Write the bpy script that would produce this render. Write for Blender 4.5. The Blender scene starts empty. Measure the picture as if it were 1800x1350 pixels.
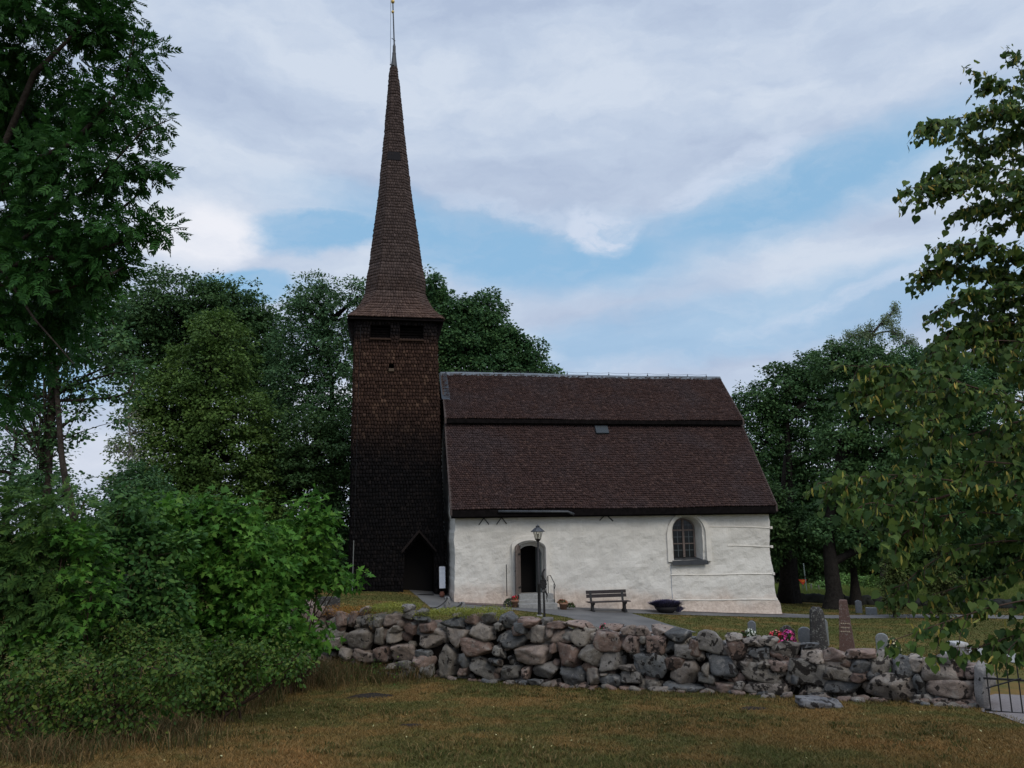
import bpy, bmesh, math, random
import numpy as np
from math import radians, sin, cos, pi, tan, atan2, sqrt
from mathutils import Vector, Matrix
random.seed(7); RS = np.random.RandomState(11)
SC = bpy.context.scene; COL = SC.collection

# ------------------------------------------------------------------ camera
EYE = np.array([0.0, 0.0, 3.4]); FPX = 1360.0; PITCH = math.atan(250/1360); ROLL = -0.016
cam = bpy.data.cameras.new('camera'); cam.sensor_width = 36; cam.lens = FPX/1800*36
cam.clip_start = 0.1; cam.clip_end = 3000
co = bpy.data.objects.new('camera', cam); COL.objects.link(co)
CM = Matrix.Rotation(radians(90)+PITCH, 4, 'X') @ Matrix.Rotation(ROLL, 4, 'Z')
co.matrix_world = Matrix.Translation(EYE) @ CM
SC.camera = co
CR = np.array(CM.to_3x3())

# ------------------------------------------------------------------ light
SUN_EL, SUN_AZ = radians(42), radians(150)          # azimuth clockwise from +Y: behind the viewer to the right, through cloud
sl = bpy.data.lights.new('sun', 'SUN'); sl.energy = 1.3; sl.angle = radians(28); sl.color = (1, .92, .80)
so = bpy.data.objects.new('sun', sl); COL.objects.link(so)
sd = Vector((sin(SUN_AZ)*cos(SUN_EL), cos(SUN_AZ)*cos(SUN_EL), sin(SUN_EL)))
so.rotation_euler = sd.to_track_quat('Z', 'Y').to_euler(); so.location = (0, 0, 60)
SC.view_settings.view_transform = 'Standard'; SC.view_settings.look = 'None'
SC.view_settings.exposure = 0.0; SC.view_settings.gamma = 1.0

# ------------------------------------------------------------------ pixel -> place helpers (photo pixels, 1800 x 1350)
def ray(px, py):
    d = np.stack([(np.asarray(px, float)-900)/FPX, -(np.asarray(py, float)-675)/FPX, -np.ones_like(np.asarray(px, float))], -1)
    return d @ CR.T
def P(px, py, dist):
    """the point at distance dist north of the viewer seen in that direction"""
    r = ray(px, py); return EYE + r*(dist/r[..., 1])[..., None] if r.ndim > 1 else EYE + r*(dist/r[1])

# ------------------------------------------------------------------ node helpers
class NT:
    def __init__(s, tree): s.t = tree; s.n = tree.nodes; s.l = tree.links
    def __call__(s, kind, _props=None, **ins):
        nd = s.n.new(kind)
        for k, v in (_props or {}).items(): setattr(nd, k, v)
        for k, v in ins.items():
            key = int(k[1:]) if k[0] == 'i' and k[1:].isdigit() else k.replace('_', ' ')
            s.put(nd.inputs[key], v)
        return nd
    def put(s, sock, v):
        if isinstance(v, bpy.types.NodeSocket): s.l.new(v, sock)
        elif isinstance(v, bpy.types.Node): s.l.new(v.outputs[0], sock)
        else: sock.default_value = v
    def math(s, op, a, b=0.0, c=None, clamp=False):
        nd = s.n.new('ShaderNodeMath'); nd.operation = op; nd.use_clamp = clamp
        s.put(nd.inputs[0], a); s.put(nd.inputs[1], b)
        if c is not None: s.put(nd.inputs[2], c)
        return nd.outputs[0]
    def noise(s, vec, scale, detail=4, rough=.55, dist=0.0):
        nd = s('ShaderNodeTexNoise', Scale=scale, Detail=detail, Roughness=rough, Distortion=dist)
        if vec is not None: s.put(nd.inputs['Vector'], vec)
        return nd.outputs['Fac']
    def ramp(s, fac, stops, interp='LINEAR'):
        nd = s.n.new('ShaderNodeValToRGB'); nd.color_ramp.interpolation = interp; e = nd.color_ramp.elements
        while len(e) < len(stops): e.new(1.0)
        for i, (p, c) in enumerate(stops):
            e[i].position = p; e[i].color = (*c, 1) if len(c) == 3 else c
        s.put(nd.inputs[0], fac); return nd.outputs[0]
    def mix(s, fac, a, b, mode='MIX'):
        nd = s.n.new('ShaderNodeMix'); nd.data_type = 'RGBA'; nd.blend_type = mode
        s.put(nd.inputs[0], fac)
        s.put(nd.inputs[6], (*a, 1) if isinstance(a, tuple) and len(a) == 3 else a)
        s.put(nd.inputs[7], (*b, 1) if isinstance(b, tuple) and len(b) == 3 else b)
        return nd.outputs[2]
    def maprange(s, v, a, b, c=0.0, d=1.0, smooth=True):
        nd = s.n.new('ShaderNodeMapRange'); nd.interpolation_type = 'SMOOTHSTEP' if smooth else 'LINEAR'
        for i, x in enumerate((v, a, b, c, d)): s.put(nd.inputs[i], x)
        return nd.outputs[0]
def srgb(r, g, b):
    f = lambda c: (c/255/12.92) if c/255 <= .04045 else ((c/255+.055)/1.055)**2.4
    return (f(r), f(g), f(b))

# ------------------------------------------------------------------ sky: clear Nishita sky behind broken cloud laid out by azimuth and elevation
w = bpy.data.worlds.new('World'); SC.world = w; w.use_nodes = True; w.node_tree.nodes.clear()
N = NT(w.node_tree)
sky = N('ShaderNodeTexSky', dict(sky_type='NISHITA', sun_disc=False, sun_elevation=SUN_EL, sun_rotation=SUN_AZ, altitude=50, air_density=1.0, dust_density=1.2, ozone_density=1.2))
gen = N('ShaderNodeTexCoord').outputs['Generated']
sep = N('ShaderNodeSeparateXYZ', None, i0=gen)
az = N.math('ARCTAN2', sep.outputs[0], sep.outputs[1]); el = N.math('ARCSINE', sep.outputs[2])
ae = N('ShaderNodeCombineXYZ', None, i0=az, i1=el)
wmp = N('ShaderNodeMapping', dict(), Vector=ae.outputs[0]); wmp.inputs['Location'].default_value = (7.3, 2.4, 1.1); wmp.inputs['Scale'].default_value = (1, 1.8, 1)
wn = N('ShaderNodeTexNoise', Vector=wmp.outputs[0], Scale=4.6, Detail=9.0, Roughness=.60)
wsub = N('ShaderNodeVectorMath', dict(operation='SUBTRACT'), i0=wn.outputs['Color'], i1=(.5, .5, .5))
wsc = N('ShaderNodeVectorMath', dict(operation='MULTIPLY'), i0=wsub.outputs[0], i1=(.20, .10, 0))
aew = N('ShaderNodeVectorMath', dict(operation='ADD'), i0=ae.outputs[0], i1=wsc.outputs[0]).outputs[0]
def angs(px, py):
    r = ray(px, py); return math.atan2(r[0], r[1]), math.asin(r[2]/np.linalg.norm(r))
def patch(px, py, rx, ry, rot=0.0, soft=.36):
    """a soft elliptical opening in direction space"""
    a, e = angs(px, py); k = 1/FPX*.93
    mp = N('ShaderNodeMapping', dict(vector_type='TEXTURE'), Vector=aew)
    mp.inputs['Location'].default_value = (a, e, 0); mp.inputs['Rotation'].default_value = (0, 0, radians(rot)); mp.inputs['Scale'].default_value = (rx*k, ry*k, 1)
    ln = N('ShaderNodeVectorMath', dict(operation='LENGTH'), i0=mp.outputs[0])
    return N.maprange(ln.outputs['Value'], 1.0+soft, 1.0-soft, 0, 1)
def any_of(lst):
    r = lst[0]
    for x in lst[1:]: r = N.math('MAXIMUM', r, x)
    return r
clear = any_of([patch(850, 430, 340, 58, -12, .6), patch(560, 400, 120, 42, 0), patch(1400, 345, 330, 60, 13, .6), patch(1040, 450, 230, 60, 0, .7),
                N.math('MULTIPLY', patch(1330, 570, 520, 62, 4), .62), patch(60, 660, 150, 40, 0), patch(470, 500, 90, 30, 0)])
puffs = any_of([patch(1050, 398, 85, 34, -8, .4), N.math('MULTIPLY', patch(1280, 310, 140, 24, 18, .5), .8), N.math('MULTIPLY', patch(1560, 508, 260, 14, 12, .6), .55), N.math('MULTIPLY', patch(900, 375, 150, 16, -14, .5), .5)])
bright = any_of([patch(365, 405, 95, 55, 0, .5), N.math('MULTIPLY', patch(180, 800, 120, 32, 0, .8), .8), N.math('MULTIPLY', patch(830, 620, 140, 40, 0, .5), .8), N.math('MULTIPLY', patch(640, 690, 150, 30, 0, .5), .6), N.math('MULTIPLY', patch(1560, 850, 300, 60, 0, .5), .5)])
st = N('ShaderNodeMapping', dict(), Vector=aew); st.inputs['Location'].default_value = (3.7, 1.9, 4.2); st.inputs['Scale'].default_value = (2.2, 6.0, 1)
n1 = N.noise(st.outputs[0], 1.45, 9, .56, .15); n2 = N.noise(st.outputs[0], 6.0, 9, .62, .1)
n12 = N.math('ADD', N.math('MULTIPLY', n1, .84), N.math('MULTIPLY', n2, .16))
K = 10.0                                                   # 1 / background strength
def sk(r, g, b, m=1.0): c = srgb(r, g, b); return tuple(x*K*m for x in c)
cloud = N.ramp(n12, [(.36, sk(176, 191, 216)), (.49, sk(192, 206, 227)), (.60, sk(208, 219, 235))])
wisp = N.maprange(n2, .42, .68, 0, .42)
clear = N.math('MULTIPLY', clear, N.math('SUBTRACT', 1.0, N.math('MULTIPLY', wisp, .45)))
blue = N.mix(.8, N.mix(1.0, sky.outputs[0], (1.0, 1.0, 1.0), 'MULTIPLY'), sk(150, 196, 232))
c = N.mix(clear, cloud, blue)
c = N.mix(N.math('MULTIPLY', puffs, N.maprange(n2, .36, .58, .35, 1)), c, sk(205, 217, 236)); c = N.mix(N.math('MULTIPLY', bright, N.maprange(n12, .36, .56, .45, 1)), c, sk(238, 240, 248))
hz = N.maprange(el, .02, .20, .6, 0); c = N.mix(hz, c, sk(206, 214, 230))
up = N.maprange(el, .75, 1.35, 1.0, 2.4)                    # an overcast sky is brightest overhead
c = N.mix(1.0, c, N('ShaderNodeCombineXYZ', None, i0=up, i1=up, i2=up).outputs[0], 'MULTIPLY')
bg = N('ShaderNodeBackground', Color=c, Strength=1/K); N('ShaderNodeOutputWorld', Surface=bg.outputs[0])

# ------------------------------------------------------------------ material helpers
MATS = {}
def mat(name, fn, rough=.8, spec=.3, metal=0.0, bump=None, translucent=0.0, sheen=0):
    """fn(N) -> colour socket or tuple, optional (colour, height)"""
    if name in MATS: return MATS[name]
    m = bpy.data.materials.new(name); m.use_nodes = True; m.node_tree.nodes.clear(); N = NT(m.node_tree)
    r = fn(N) if callable(fn) else fn
    h = None
    if isinstance(r, list): r, h = r
    b = N('ShaderNodeBsdfPrincipled', Roughness=rough, Metallic=metal); b.inputs['Specular IOR Level'].default_value = spec
    N.put(b.inputs['Base Color'], (*r, 1) if isinstance(r, tuple) else r)
    if h is not None:
        bp = N('ShaderNodeBump', Strength=(bump or (.5, .02))[0], Distance=(bump or (.5, .02))[1], Height=h); N.put(b.inputs['Normal'], bp.outputs[0])
    out = b.outputs[0]
    if translucent:
        t = N('ShaderNodeBsdfTranslucent'); N.put(t.inputs[0], r if not isinstance(r, tuple) else (*r, 1))
        mx = N('ShaderNodeMixShader', None, i0=translucent, i1=out, i2=t.outputs[0]); out = mx.outputs[0]
    N('ShaderNodeOutputMaterial', Surface=out); MATS[name] = m; return m
def pos(N): return N('ShaderNodeNewGeometry').outputs['Position']
def rpi(N): return N('ShaderNodeNewGeometry').outputs['Random Per Island']
def objc(N): return N('ShaderNodeTexCoord').outputs['Object']

# ------------------------------------------------------------------ object helpers
def tag(o, label=None, cat=None, group=None, kind=None):
    if label: o['label'] = label
    if cat: o['category'] = cat
    if group: o['group'] = group
    if kind: o['kind'] = kind
    return o
def thing(name, loc, label, cat, group=None):
    o = bpy.data.objects.new(name, None); COL.objects.link(o); o.location = tuple(float(x) for x in loc); o.empty_display_size = .3
    o.matrix_world = Matrix.Translation(o.location)
    return tag(o, label, cat, group)
def wloc(o):
    v = Vector((0, 0, 0))
    while o is not None: v = v + Vector(o.location); o = o.parent
    return np.array(v)
def link(name, me, m, parent=None, smooth=False):
    o = bpy.data.objects.new(name, me); COL.objects.link(o)
    if m is not None: me.materials.append(m)
    if smooth: me.shade_smooth()
    if parent is not None: o.parent = parent
    return o
def mesh_np(name, V, F, m, parent=None, smooth=False):
    """V (n,3) world coords; F: (k,c) array of equal-sized faces or list of such arrays"""
    V = np.asarray(V, np.float32)
    if parent is not None: V = V - wloc(parent).astype(np.float32)
    if not isinstance(F, list): F = [F]
    F = [np.asarray(f, np.int32) for f in F if len(f)]
    me = bpy.data.meshes.new(name); me.vertices.add(len(V)); me.vertices.foreach_set('co', V.ravel())
    loops = np.concatenate([f.ravel() for f in F]); tot = np.concatenate([np.full(len(f), f.shape[1], np.int32) for f in F])
    start = np.concatenate([[0], np.cumsum(tot)[:-1]]).astype(np.int32)
    me.loops.add(len(loops)); me.loops.foreach_set('vertex_index', loops)
    me.polygons.add(len(tot)); me.polygons.foreach_set('loop_start', start)
    me.update(calc_edges=True); me.validate()
    return link(name, me, m, parent, smooth)
class MB:
    """collects shapes in a local frame (origin, 3x3 columns) and links them as one mesh"""
    def __init__(s, o=(0, 0, 0), B=None): s.v = []; s.f = []; s.o = np.array(o, float); s.B = np.eye(3) if B is None else np.array(B, float); s.n = 0
    def add(s, V, F):
        V = np.asarray(V, float) @ s.B.T + s.o; s.v.append(V)
        s.f += [tuple(int(i)+s.n for i in f) for f in F]; s.n += len(V); return s
    def box(s, x0, x1, y0, y1, z0, z1, rot=None, c=None, bev=0.0):
        if bev:
            b = bev; cx, cy, cz = (x0+x1)/2, (y0+y1)/2, (z0+z1)/2; hx, hy, hz = (x1-x0)/2, (y1-y0)/2, (z1-z0)/2
            bm = bmesh.new(); bmesh.ops.create_cube(bm, size=1, matrix=Matrix.Translation((cx, cy, cz)) @ Matrix.Diagonal((2*hx, 2*hy, 2*hz, 1)))
            bmesh.ops.bevel(bm, geom=bm.edges[:], offset=b, segments=2, affect='EDGES', profile=.6)
            V = np.array([v.co[:] for v in bm.verts]); F = [[v.index for v in f.verts] for f in bm.faces]; bm.free()
        else:
            V = np.array([(x, y, z) for x in (x0, x1) for y in (y0, y1) for z in (z0, z1)], float)
            F = [(0, 1, 3, 2), (4, 6, 7, 5), (0, 4, 5, 1), (2, 3, 7, 6), (0, 2, 6, 4), (1, 5, 7, 3)]
        if rot is not None:
            c = np.array(c if c is not None else V.mean(0)); V = (V-c) @ np.array(Matrix.Rotation(rot[1], 3, rot[0])).T + c
        return s.add(V, F)
    def tube(s, pts, r, n=8, cap=True):
        pts = np.array(pts, float); k = len(pts); rr = np.full(k, r) if np.isscalar(r) else np.array(r, float)
        V = []; up = None
        for i in range(k):
            t = pts[min(i+1, k-1)]-pts[max(i-1, 0)]; t = t/(np.linalg.norm(t)+1e-9)
            if up is None: a = np.array([0, 0, 1.]) if abs(t[2]) < .9 else np.array([1., 0, 0]); up = np.cross(t, a)
            up = up-t*np.dot(up, t); up /= np.linalg.norm(up)+1e-9; b = np.cross(t, up)
            for j in range(n):
                a = 2*pi*j/n; V.append(pts[i]+rr[i]*(cos(a)*up+sin(a)*b))
        F = [(i*n+j, i*n+(j+1) % n, (i+1)*n+(j+1) % n, (i+1)*n+j) for i in range(k-1) for j in range(n)]
        if cap: F += [tuple(range(n-1, -1, -1)), tuple((k-1)*n+j for j in range(n))]
        return s.add(V, F)
    def lathe(s, prof, c=(0, 0, 0), n=16, sq=None, a0=0.0):
        """prof [(r,z)]; n sides"""
        V = [(c[0]+r*cos(a0+2*pi*j/n), c[1]+r*sin(a0+2*pi*j/n), c[2]+z) for r, z in prof for j in range(n)]
        k = len(prof); F = [(i*n+j, i*n+(j+1) % n, (i+1)*n+(j+1) % n, (i+1)*n+j) for i in range(k-1) for j in range(n)]
        F += [tuple(range(n-1, -1, -1)), tuple((k-1)*n+j for j in range(n))]
        return s.add(V, F)
    def prism(s, poly, y0, y1):
        """polygon in local (x, z), extruded along y"""
        k = len(poly); V = [(x, y0, z) for x, z in poly]+[(x, y1, z) for x, z in poly]
        F = [tuple(range(k)), tuple(range(2*k-1, k-1, -1))]+[(i, i+k, (i+1) % k+k, (i+1) % k) for i in range(k)]
        return s.add(V, F)
    def ring(s, outer, inner, y0, y1):
        """frame between two polylines of equal length in (x, z)"""
        k = len(outer); V = [(x, y, z) for y in (y0, y1) for x, z in list(outer)+list(inner)]
        F = []
        for i in range(k-1):
            F += [(i, i+1, k+i+1, k+i), (2*k+i+1, 2*k+i, 3*k+i, 3*k+i+1), (i, 2*k+i, 2*k+i+1, i+1), (k+i, k+i+1, 3*k+i+1, 3*k+i)]
        F += [(0, k, 3*k, 2*k), (k-1, 3*k-1, 4*k-1, 2*k-1)]
        return s.add(V, F)
    def quad(s, a, b, c, d): return s.add([a, b, c, d], [(0, 1, 2, 3)])
    def build(s, name, m, parent=None, smooth=False):
        V = np.concatenate(s.v)
        if parent is not None: V = V-wloc(parent)
        me = bpy.data.meshes.new(name); me.from_pydata(V.tolist(), [], s.f)
        bm = bmesh.new(); bm.from_mesh(me); bmesh.ops.recalc_face_normals(bm, faces=bm.faces[:]); bm.to_mesh(me); bm.free()
        return link(name, me, m, parent, smooth)
def children(o): return [c for c in COL.objects if c.parent == o]
def copy_tree(o, loc=None, parent=None, rz=None):
    c = o.copy(); COL.objects.link(c); c.parent = parent
    if loc is not None: c.location = tuple(loc)
    if rz is not None: c.rotation_euler[2] = rz
    for ch in children(o): copy_tree(ch, None, c)
    return c

# ------------------------------------------------------------------ terrain
_cp = []
for px, py, d in [(100, 1340, 8), (900, 1350, 7.9), (1700, 1340, 8), (560, 1185, 18.0), (700, 1195, 17.4), (1000, 1213, 15.5), (1300, 1222, 14.2), (1500, 1232, 13.3), (1720, 1245, 12.5),
                  (660, 1060, 29), (700, 1035, 37.2), (560, 1040, 36), (800, 1060, 34.4), (950, 1081, 31), (1130, 1072, 35.6), (1362, 1079, 37.1), (1500, 1086, 36), (1650, 1084, 36), (1500, 1146, 25.5), (1320, 1128, 27), (1430, 1145, 25),
                  (1550, 1152, 23), (1760, 1232, 13.5), (1700, 1160, 20), (1800, 1142, 24), (1090, 1100, 30.5), (930, 1102, 27), (800, 1085, 29), (1450, 1062, 48), (1560, 1064, 48), (1400, 1041, 72), (1560, 1042, 72), (820, 1135, 20), (1150, 1150, 19), (1200, 1105, 29)]:
    _cp.append(P(px, py, d))
for q in [(0, 0, 1.8), (-6, 0, 1.7), (7, 0, 1.8), (0, -12, 2.2), (-8, 14, .4), (-13, 20, .1), (-30, 30, .2), (-30, 60, -.2), (-35, 105, -1.2), (0, 105, -3.2), (0, 60, -.6), (12, 13, .35), (40, 20, -.6), (55, 60, -2.4), (50, 105, -3.5), (-50, 0, 1.0), (50, -10, 1.6), (-10, 42, .5), (16, 45, -1.2)]:
    _cp.append(np.array(q, float))
_cp = np.array(_cp)
def _U(r2): return np.where(r2 > 1e-9, r2*np.log(r2+1e-12), 0)*.5
_n = len(_cp); _A = np.zeros((_n+3, _n+3)); _x = _cp[:, :2]
_A[:_n, :_n] = _U(((_x[:, None]-_x[None])**2).sum(-1))+np.eye(_n)*6.0
_A[:_n, _n] = 1; _A[:_n, _n+1:] = _x; _A[_n, :_n] = 1; _A[_n+1:, :_n] = _x.T
_w = np.linalg.solve(_A, np.concatenate([_cp[:, 2], np.zeros(3)]))
def GZ(x, y):
    x = np.atleast_1d(np.asarray(x, float)); y = np.atleast_1d(np.asarray(y, float)); sh = x.shape; x = np.clip(x.ravel(), -60, 60); y = np.clip(y.ravel(), -15, 110)
    out = np.empty(len(x))
    for i in range(0, len(x), 20000):
        xx = x[i:i+20000]; yy = y[i:i+20000]
        U = _U((xx[:, None]-_x[None, :, 0])**2+(yy[:, None]-_x[None, :, 1])**2)
        out[i:i+20000] = U @ _w[:_n]+_w[_n]+_w[_n+1]*xx+_w[_n+2]*yy
    xs_, ys_ = x, y; out = out+.025*np.sin(xs_*1.7+np.sin(ys_*1.3))*np.sin(ys_*1.1)*np.clip((12-ys_)/3, 0, 1)
    return out.reshape(sh)
def gz(x, y): return float(GZ(x, y)[0])
def G(px, py, d0=6.0, d1=140.0):
    """where the line of sight meets the ground"""
    r = ray(px, py); r = r/r[1]; ds = np.arange(d0, d1, .1); pts = EYE+r[None]*ds[:, None]
    h = pts[:, 2]-GZ(pts[:, 0], pts[:, 1]); k = np.argmax(h < 0)
    if not (h < 0).any(): k = len(ds)-1
    p = pts[k]; return np.array([p[0], p[1], gz(p[0], p[1])])

def lawn_colour(N, strength=1.0):
    p = pos(N)
    a = N.noise(p, .33, 5, .62, .4); b = N.noise(p, 1.7, 5, .65, .3); f = N.noise(p, 26, 4, .7); d = N.noise(p, .95, 3, .5)
    t = N.math('ADD', N.math('MULTIPLY', a, .62), N.math('MULTIPLY', b, .38))
    t = N.math('SUBTRACT', t, N.maprange(N('ShaderNodeSeparateXYZ', None, i0=p).outputs[1], 17, 22, 0, .055))   # the tended churchyard is greener
    c = N.ramp(t, [(.36, (.052, .070, .016)), (.46, (.098, .094, .028)), (.53, (.175, .112, .038)), (.68, (.245, .130, .048))])
    c = N.mix(N.maprange(f, .35, .7, 0, .55), c, N.ramp(f, [(.3, (.03, .026, .01)), (.7, (.15, .11, .05))]))
    return c, f, d
def m_ground(N):
    c, f, d = lawn_colour(N); return [N.mix(N.maprange(d, .70, .78), c, (.022, .018, .013)), f]
M_GROUND = mat('ground', m_ground, .95, .05, bump=(.7, .03))
def _axis(spans):
    out = []
    for a, b, s in spans: out += list(np.arange(a, b, s))
    return np.array(out+[spans[-1][1]])
gx = _axis([(-900, -100, 100), (-100, -30, 5), (-30, 30, .4), (30, 100, 5), (100, 900, 100)]); gy = _axis([(-60, -10, 10), (-10, 5, 1), (5, 50, .4), (50, 110, 3), (110, 200, 15), (200, 1400, 150)])
X, Y = np.meshgrid(gx, gy); Z = GZ(X, Y)
idx = np.arange(X.size).reshape(X.shape); F = np.stack([idx[:-1, :-1], idx[:-1, 1:], idx[1:, 1:], idx[1:, :-1]], -1).reshape(-1, 4)
tag(mesh_np('ground', np.stack([X, Y, Z], -1).reshape(-1, 3), F, M_GROUND, smooth=True), 'dry brown and green mown grass slope around the churchyard', kind='structure')

def sheet(name, left, right, m, lift=.012, kind='structure', n=26, step=.35):
    """a strip between two pixel polylines laid over the ground"""
    def res(pl):
        g = np.array([G(*p) for p in pl]); s = np.concatenate([[0], np.cumsum(np.linalg.norm(np.diff(g, axis=0), axis=1))]); t = np.linspace(0, s[-1], n*4)
        return np.stack([np.interp(t, s, g[:, k]) for k in (0, 1)], -1)
    L = res(left); R = res(right); u = np.linspace(0, 1, n)[None, :, None]
    q = L[:, None]*(1-u)+R[:, None]*u; z = GZ(q[..., 0], q[..., 1])+lift
    idx = np.arange(q.shape[0]*n).reshape(-1, n); F = np.stack([idx[:-1, :-1], idx[:-1, 1:], idx[1:, 1:], idx[1:, :-1]], -1).reshape(-1, 4)
    o = mesh_np(name, np.concatenate([q, z[..., None]], -1).reshape(-1, 3), F, m, smooth=True); tag(o, kind=kind); return o
def m_path(N):
    p = pos(N); f = N.noise(p, 60, 3, .7); a = N.noise(p, .8, 4, .6)
    c = N.ramp(a, [(.35, (.105, .103, .103)), (.65, (.165, .160, .155))]); return [N.mix(N.maprange(f, .4, .65, 0, .4), c, (.06, .06, .06)), f]
M_PATH = mat('asphalt', m_path, .9, .2, bump=(.4, .01))
M_GRAVEL = mat('pink gravel', lambda N: [N.ramp(N.noise(pos(N), 45, 3, .8), [(.35, (.05, .04, .038)), (.5, (.15, .11, .10)), (.66, (.28, .23, .21))]), N.noise(pos(N), 45, 3, .8)], .95, .2, bump=(1, .03))
# ================================================================== church frame: s along the long wall, t into depth, z up
ANG = radians(10)
from mathutils import noise as pnoise
E1 = np.array([cos(ANG), sin(ANG), 0]); E2 = np.array([-sin(ANG), cos(ANG), 0]); CB = np.stack([E1, E2, [0, 0, 1]], 1)
C0 = P(800, 1060, 34.4); C0[2] = 0.0
def onplane(px, py, t):
    """(s, z) on the upright plane at depth t of the church frame"""
    r = ray(px, py); k = ((C0+E2*t-EYE) @ E2)/(r @ E2); q = EYE+r*k-C0; return float(q @ E1), float(q[2])
def W(s, t, z): return C0+E1*s+E2*t+np.array([0, 0, z])
L = onplane(1362, 1078, 0)[0]; HW = 4.5
z_eave = onplane(1080, 904, 0)[1]                      # underside of the eaves on the wall
tE, tK = -.5, 2.3
zE = onplane(1080, 893, tE)[1]; zK1 = onplane(1080, 748, tK+.12)[1]; zK0 = onplane(1080, 738, tK-.2)[1]; zR = onplane(1020, 661, HW)[1]
sL = onplane(793, 893, tE)[0]; sR = onplane(1365, 893, tE)[0]

def plaster(N):
    p = pos(N); z = N('ShaderNodeSeparateXYZ', None, i0=p).outputs[2]
    st = N('ShaderNodeMapping', dict(), Vector=p); st.inputs['Scale'].default_value = (1, 1, .6)
    a = N.noise(st.outputs[0], .7, 6, .62, .8); f = N.noise(p, 7, 6, .7, .6); g = N.noise(p, 2.4, 5, .6, 1.2)
    c = N.ramp(a, [(.30, (.59, .565, .52)), (.5, (.655, .63, .58)), (.70, (.705, .68, .63))])
    c = N.mix(N.maprange(f, .46, .75, 0, .22), c, (.46, .43, .38))
    # damp pinkish lime wash worn off near the foot, with an uneven upper edge
    g2 = N('ShaderNodeSeparateXYZ', None, i0=p).outputs[0]
    foot = N.math('ADD', N.math('ADD', z, N.math('MULTIPLY', g2, .062)), N.math('MULTIPLY', N.noise(p, .9, 5, .65), -1.5))
    c = N.mix(N.maprange(foot, .30, -.55, 0, .9), c, N.ramp(f, [(.35, (.42, .33, .27)), (.65, (.62, .52, .44))]))
    return [c, N.math('ADD', f, N.math('MULTIPLY', g, 1.4))]
M_PLASTER = mat('white lime plaster', plaster, .92, .15, bump=(.55, .05))
M_SMOOTH = mat('smooth white reveal plaster', lambda N: [N.ramp(N.noise(pos(N), 3, 5, .6), [(.35, (.62, .59, .53)), (.65, (.74, .70, .635))]), N.noise(pos(N), 9, 4, .6)], .9, .15, bump=(.2, .02))
M_TAR = mat('black tarred wood', lambda N: [N.ramp(N.noise(pos(N), 6, 4, .6), [(.3, (.004, .0035, .0035)), (.7, (.011, .009, .009))]), N.noise(pos(N), 30, 3, .6)], .95, .06, bump=(.3, .01))
M_VERGE = mat('brown verge board', lambda N: N.ramp(N.noise(pos(N), 5, 4, .6), [(.3, (.045, .034, .032)), (.7, (.085, .065, .058))]), .8, .2)
M_ZINC = mat('grey sheet metal', lambda N: [N.ramp(N.noise(pos(N), 2.5, 5, .6), [(.3, (.085, .10, .115)), (.7, (.13, .15, .17))]), N.noise(pos(N), 4, 3, .5)], .5, .5, .35, bump=(.15, .02))
M_DZINC = mat('dark slate sheet metal', lambda N: N.ramp(N.noise(pos(N), 2.5, 5, .6), [(.3, (.035, .038, .043)), (.7, (.065, .07, .078))]), .5, .4, .2)
M_IRON = mat('black iron', lambda N: [N.ramp(N.noise(pos(N), 12, 4, .6), [(.3, (.010, .010, .011)), (.7, (.028, .026, .026))]), N.noise(pos(N), 40, 3, .6)], .55, .4, .3, bump=(.3, .004))
M_STONE = mat('grey step stone', lambda N: [N.ramp(N.noise(pos(N), 8, 5, .7), [(.3, (.20, .20, .195)), (.7, (.33, .325, .31))]), N.noise(pos(N), 30, 3, .6)], .9, .2, bump=(.4, .01))
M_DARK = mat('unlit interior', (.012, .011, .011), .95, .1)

def evaluated(o):
    dg = bpy.context.evaluated_depsgraph_get(); me = bpy.data.meshes.new_from_object(o.evaluated_get(dg)); return me
def arch(xc, w, z0, ztop, rise, n=14):
    """outline of an arched opening: flat foot, curved head"""
    pts = [(xc+w/2, z0)]
    for i in range(n+1):
        a = pi*i/n; pts.append((xc+w/2*cos(a), ztop-rise+rise*sin(a)))
    return pts+[(xc-w/2, z0)]

church = thing('church', W(L/2, HW, gz(*W(L/2, HW, 0)[:2])), 'small whitewashed medieval church with a two-stepped dark brown shingled roof', 'church')
# --- nave walls: a dense box, bulged and wavy like old plaster, with openings cut through
zb = -2.2
dN = (onplane(905, 1043, 0)[0], onplane(960, 1043, 0)[0]); door_foot = onplane(930, 1044, 0)[1]; door_top = onplane(932, 950, 0)[1]
wn_ = (onplane(1180, 980, 0)[0], onplane(1241, 980, 0)[0]); win_foot = onplane(1210, 986, 0)[1]; win_top = onplane(1208, 905, 0)[1]
bm = bmesh.new()
ns, nz = 100, 46
def wall_strip(fn, nu, name_unused=None):
    grid = [[bm.verts.new(fn(i/nu, j/nz)) for i in range(nu+1)] for j in range(nz+1)]
    for j in range(nz):
        for i in range(nu): bm.faces.new((grid[j][i], grid[j][i+1], grid[j+1][i+1], grid[j+1][i]))
z_top = z_eave+.25
def bulge(s, z):
    k = .10*pnoise.noise((s*.55, z*.7, 3.1))+.045*pnoise.noise((s*1.5, z*1.9, 7.7))+.03*pnoise.noise((s*3.7, z*4.3, 1.2))
    g = -.92*s/L; k += .20*math.exp(-max(0, z-g)/.28)+.05*math.exp(-max(0, z-g)/1.6); return k
def front(u, v):
    s = u*L; z = zb+(z_top-zb)*v; e = min(1, min(s, L-s)/.25+.0); return W(s-(bulge(9+z, z) if u == 0 else 0)+(bulge(4+z, z)+.04 if u == 1 else 0), -bulge(s, z), z)
wall_strip(front, ns)
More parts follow.
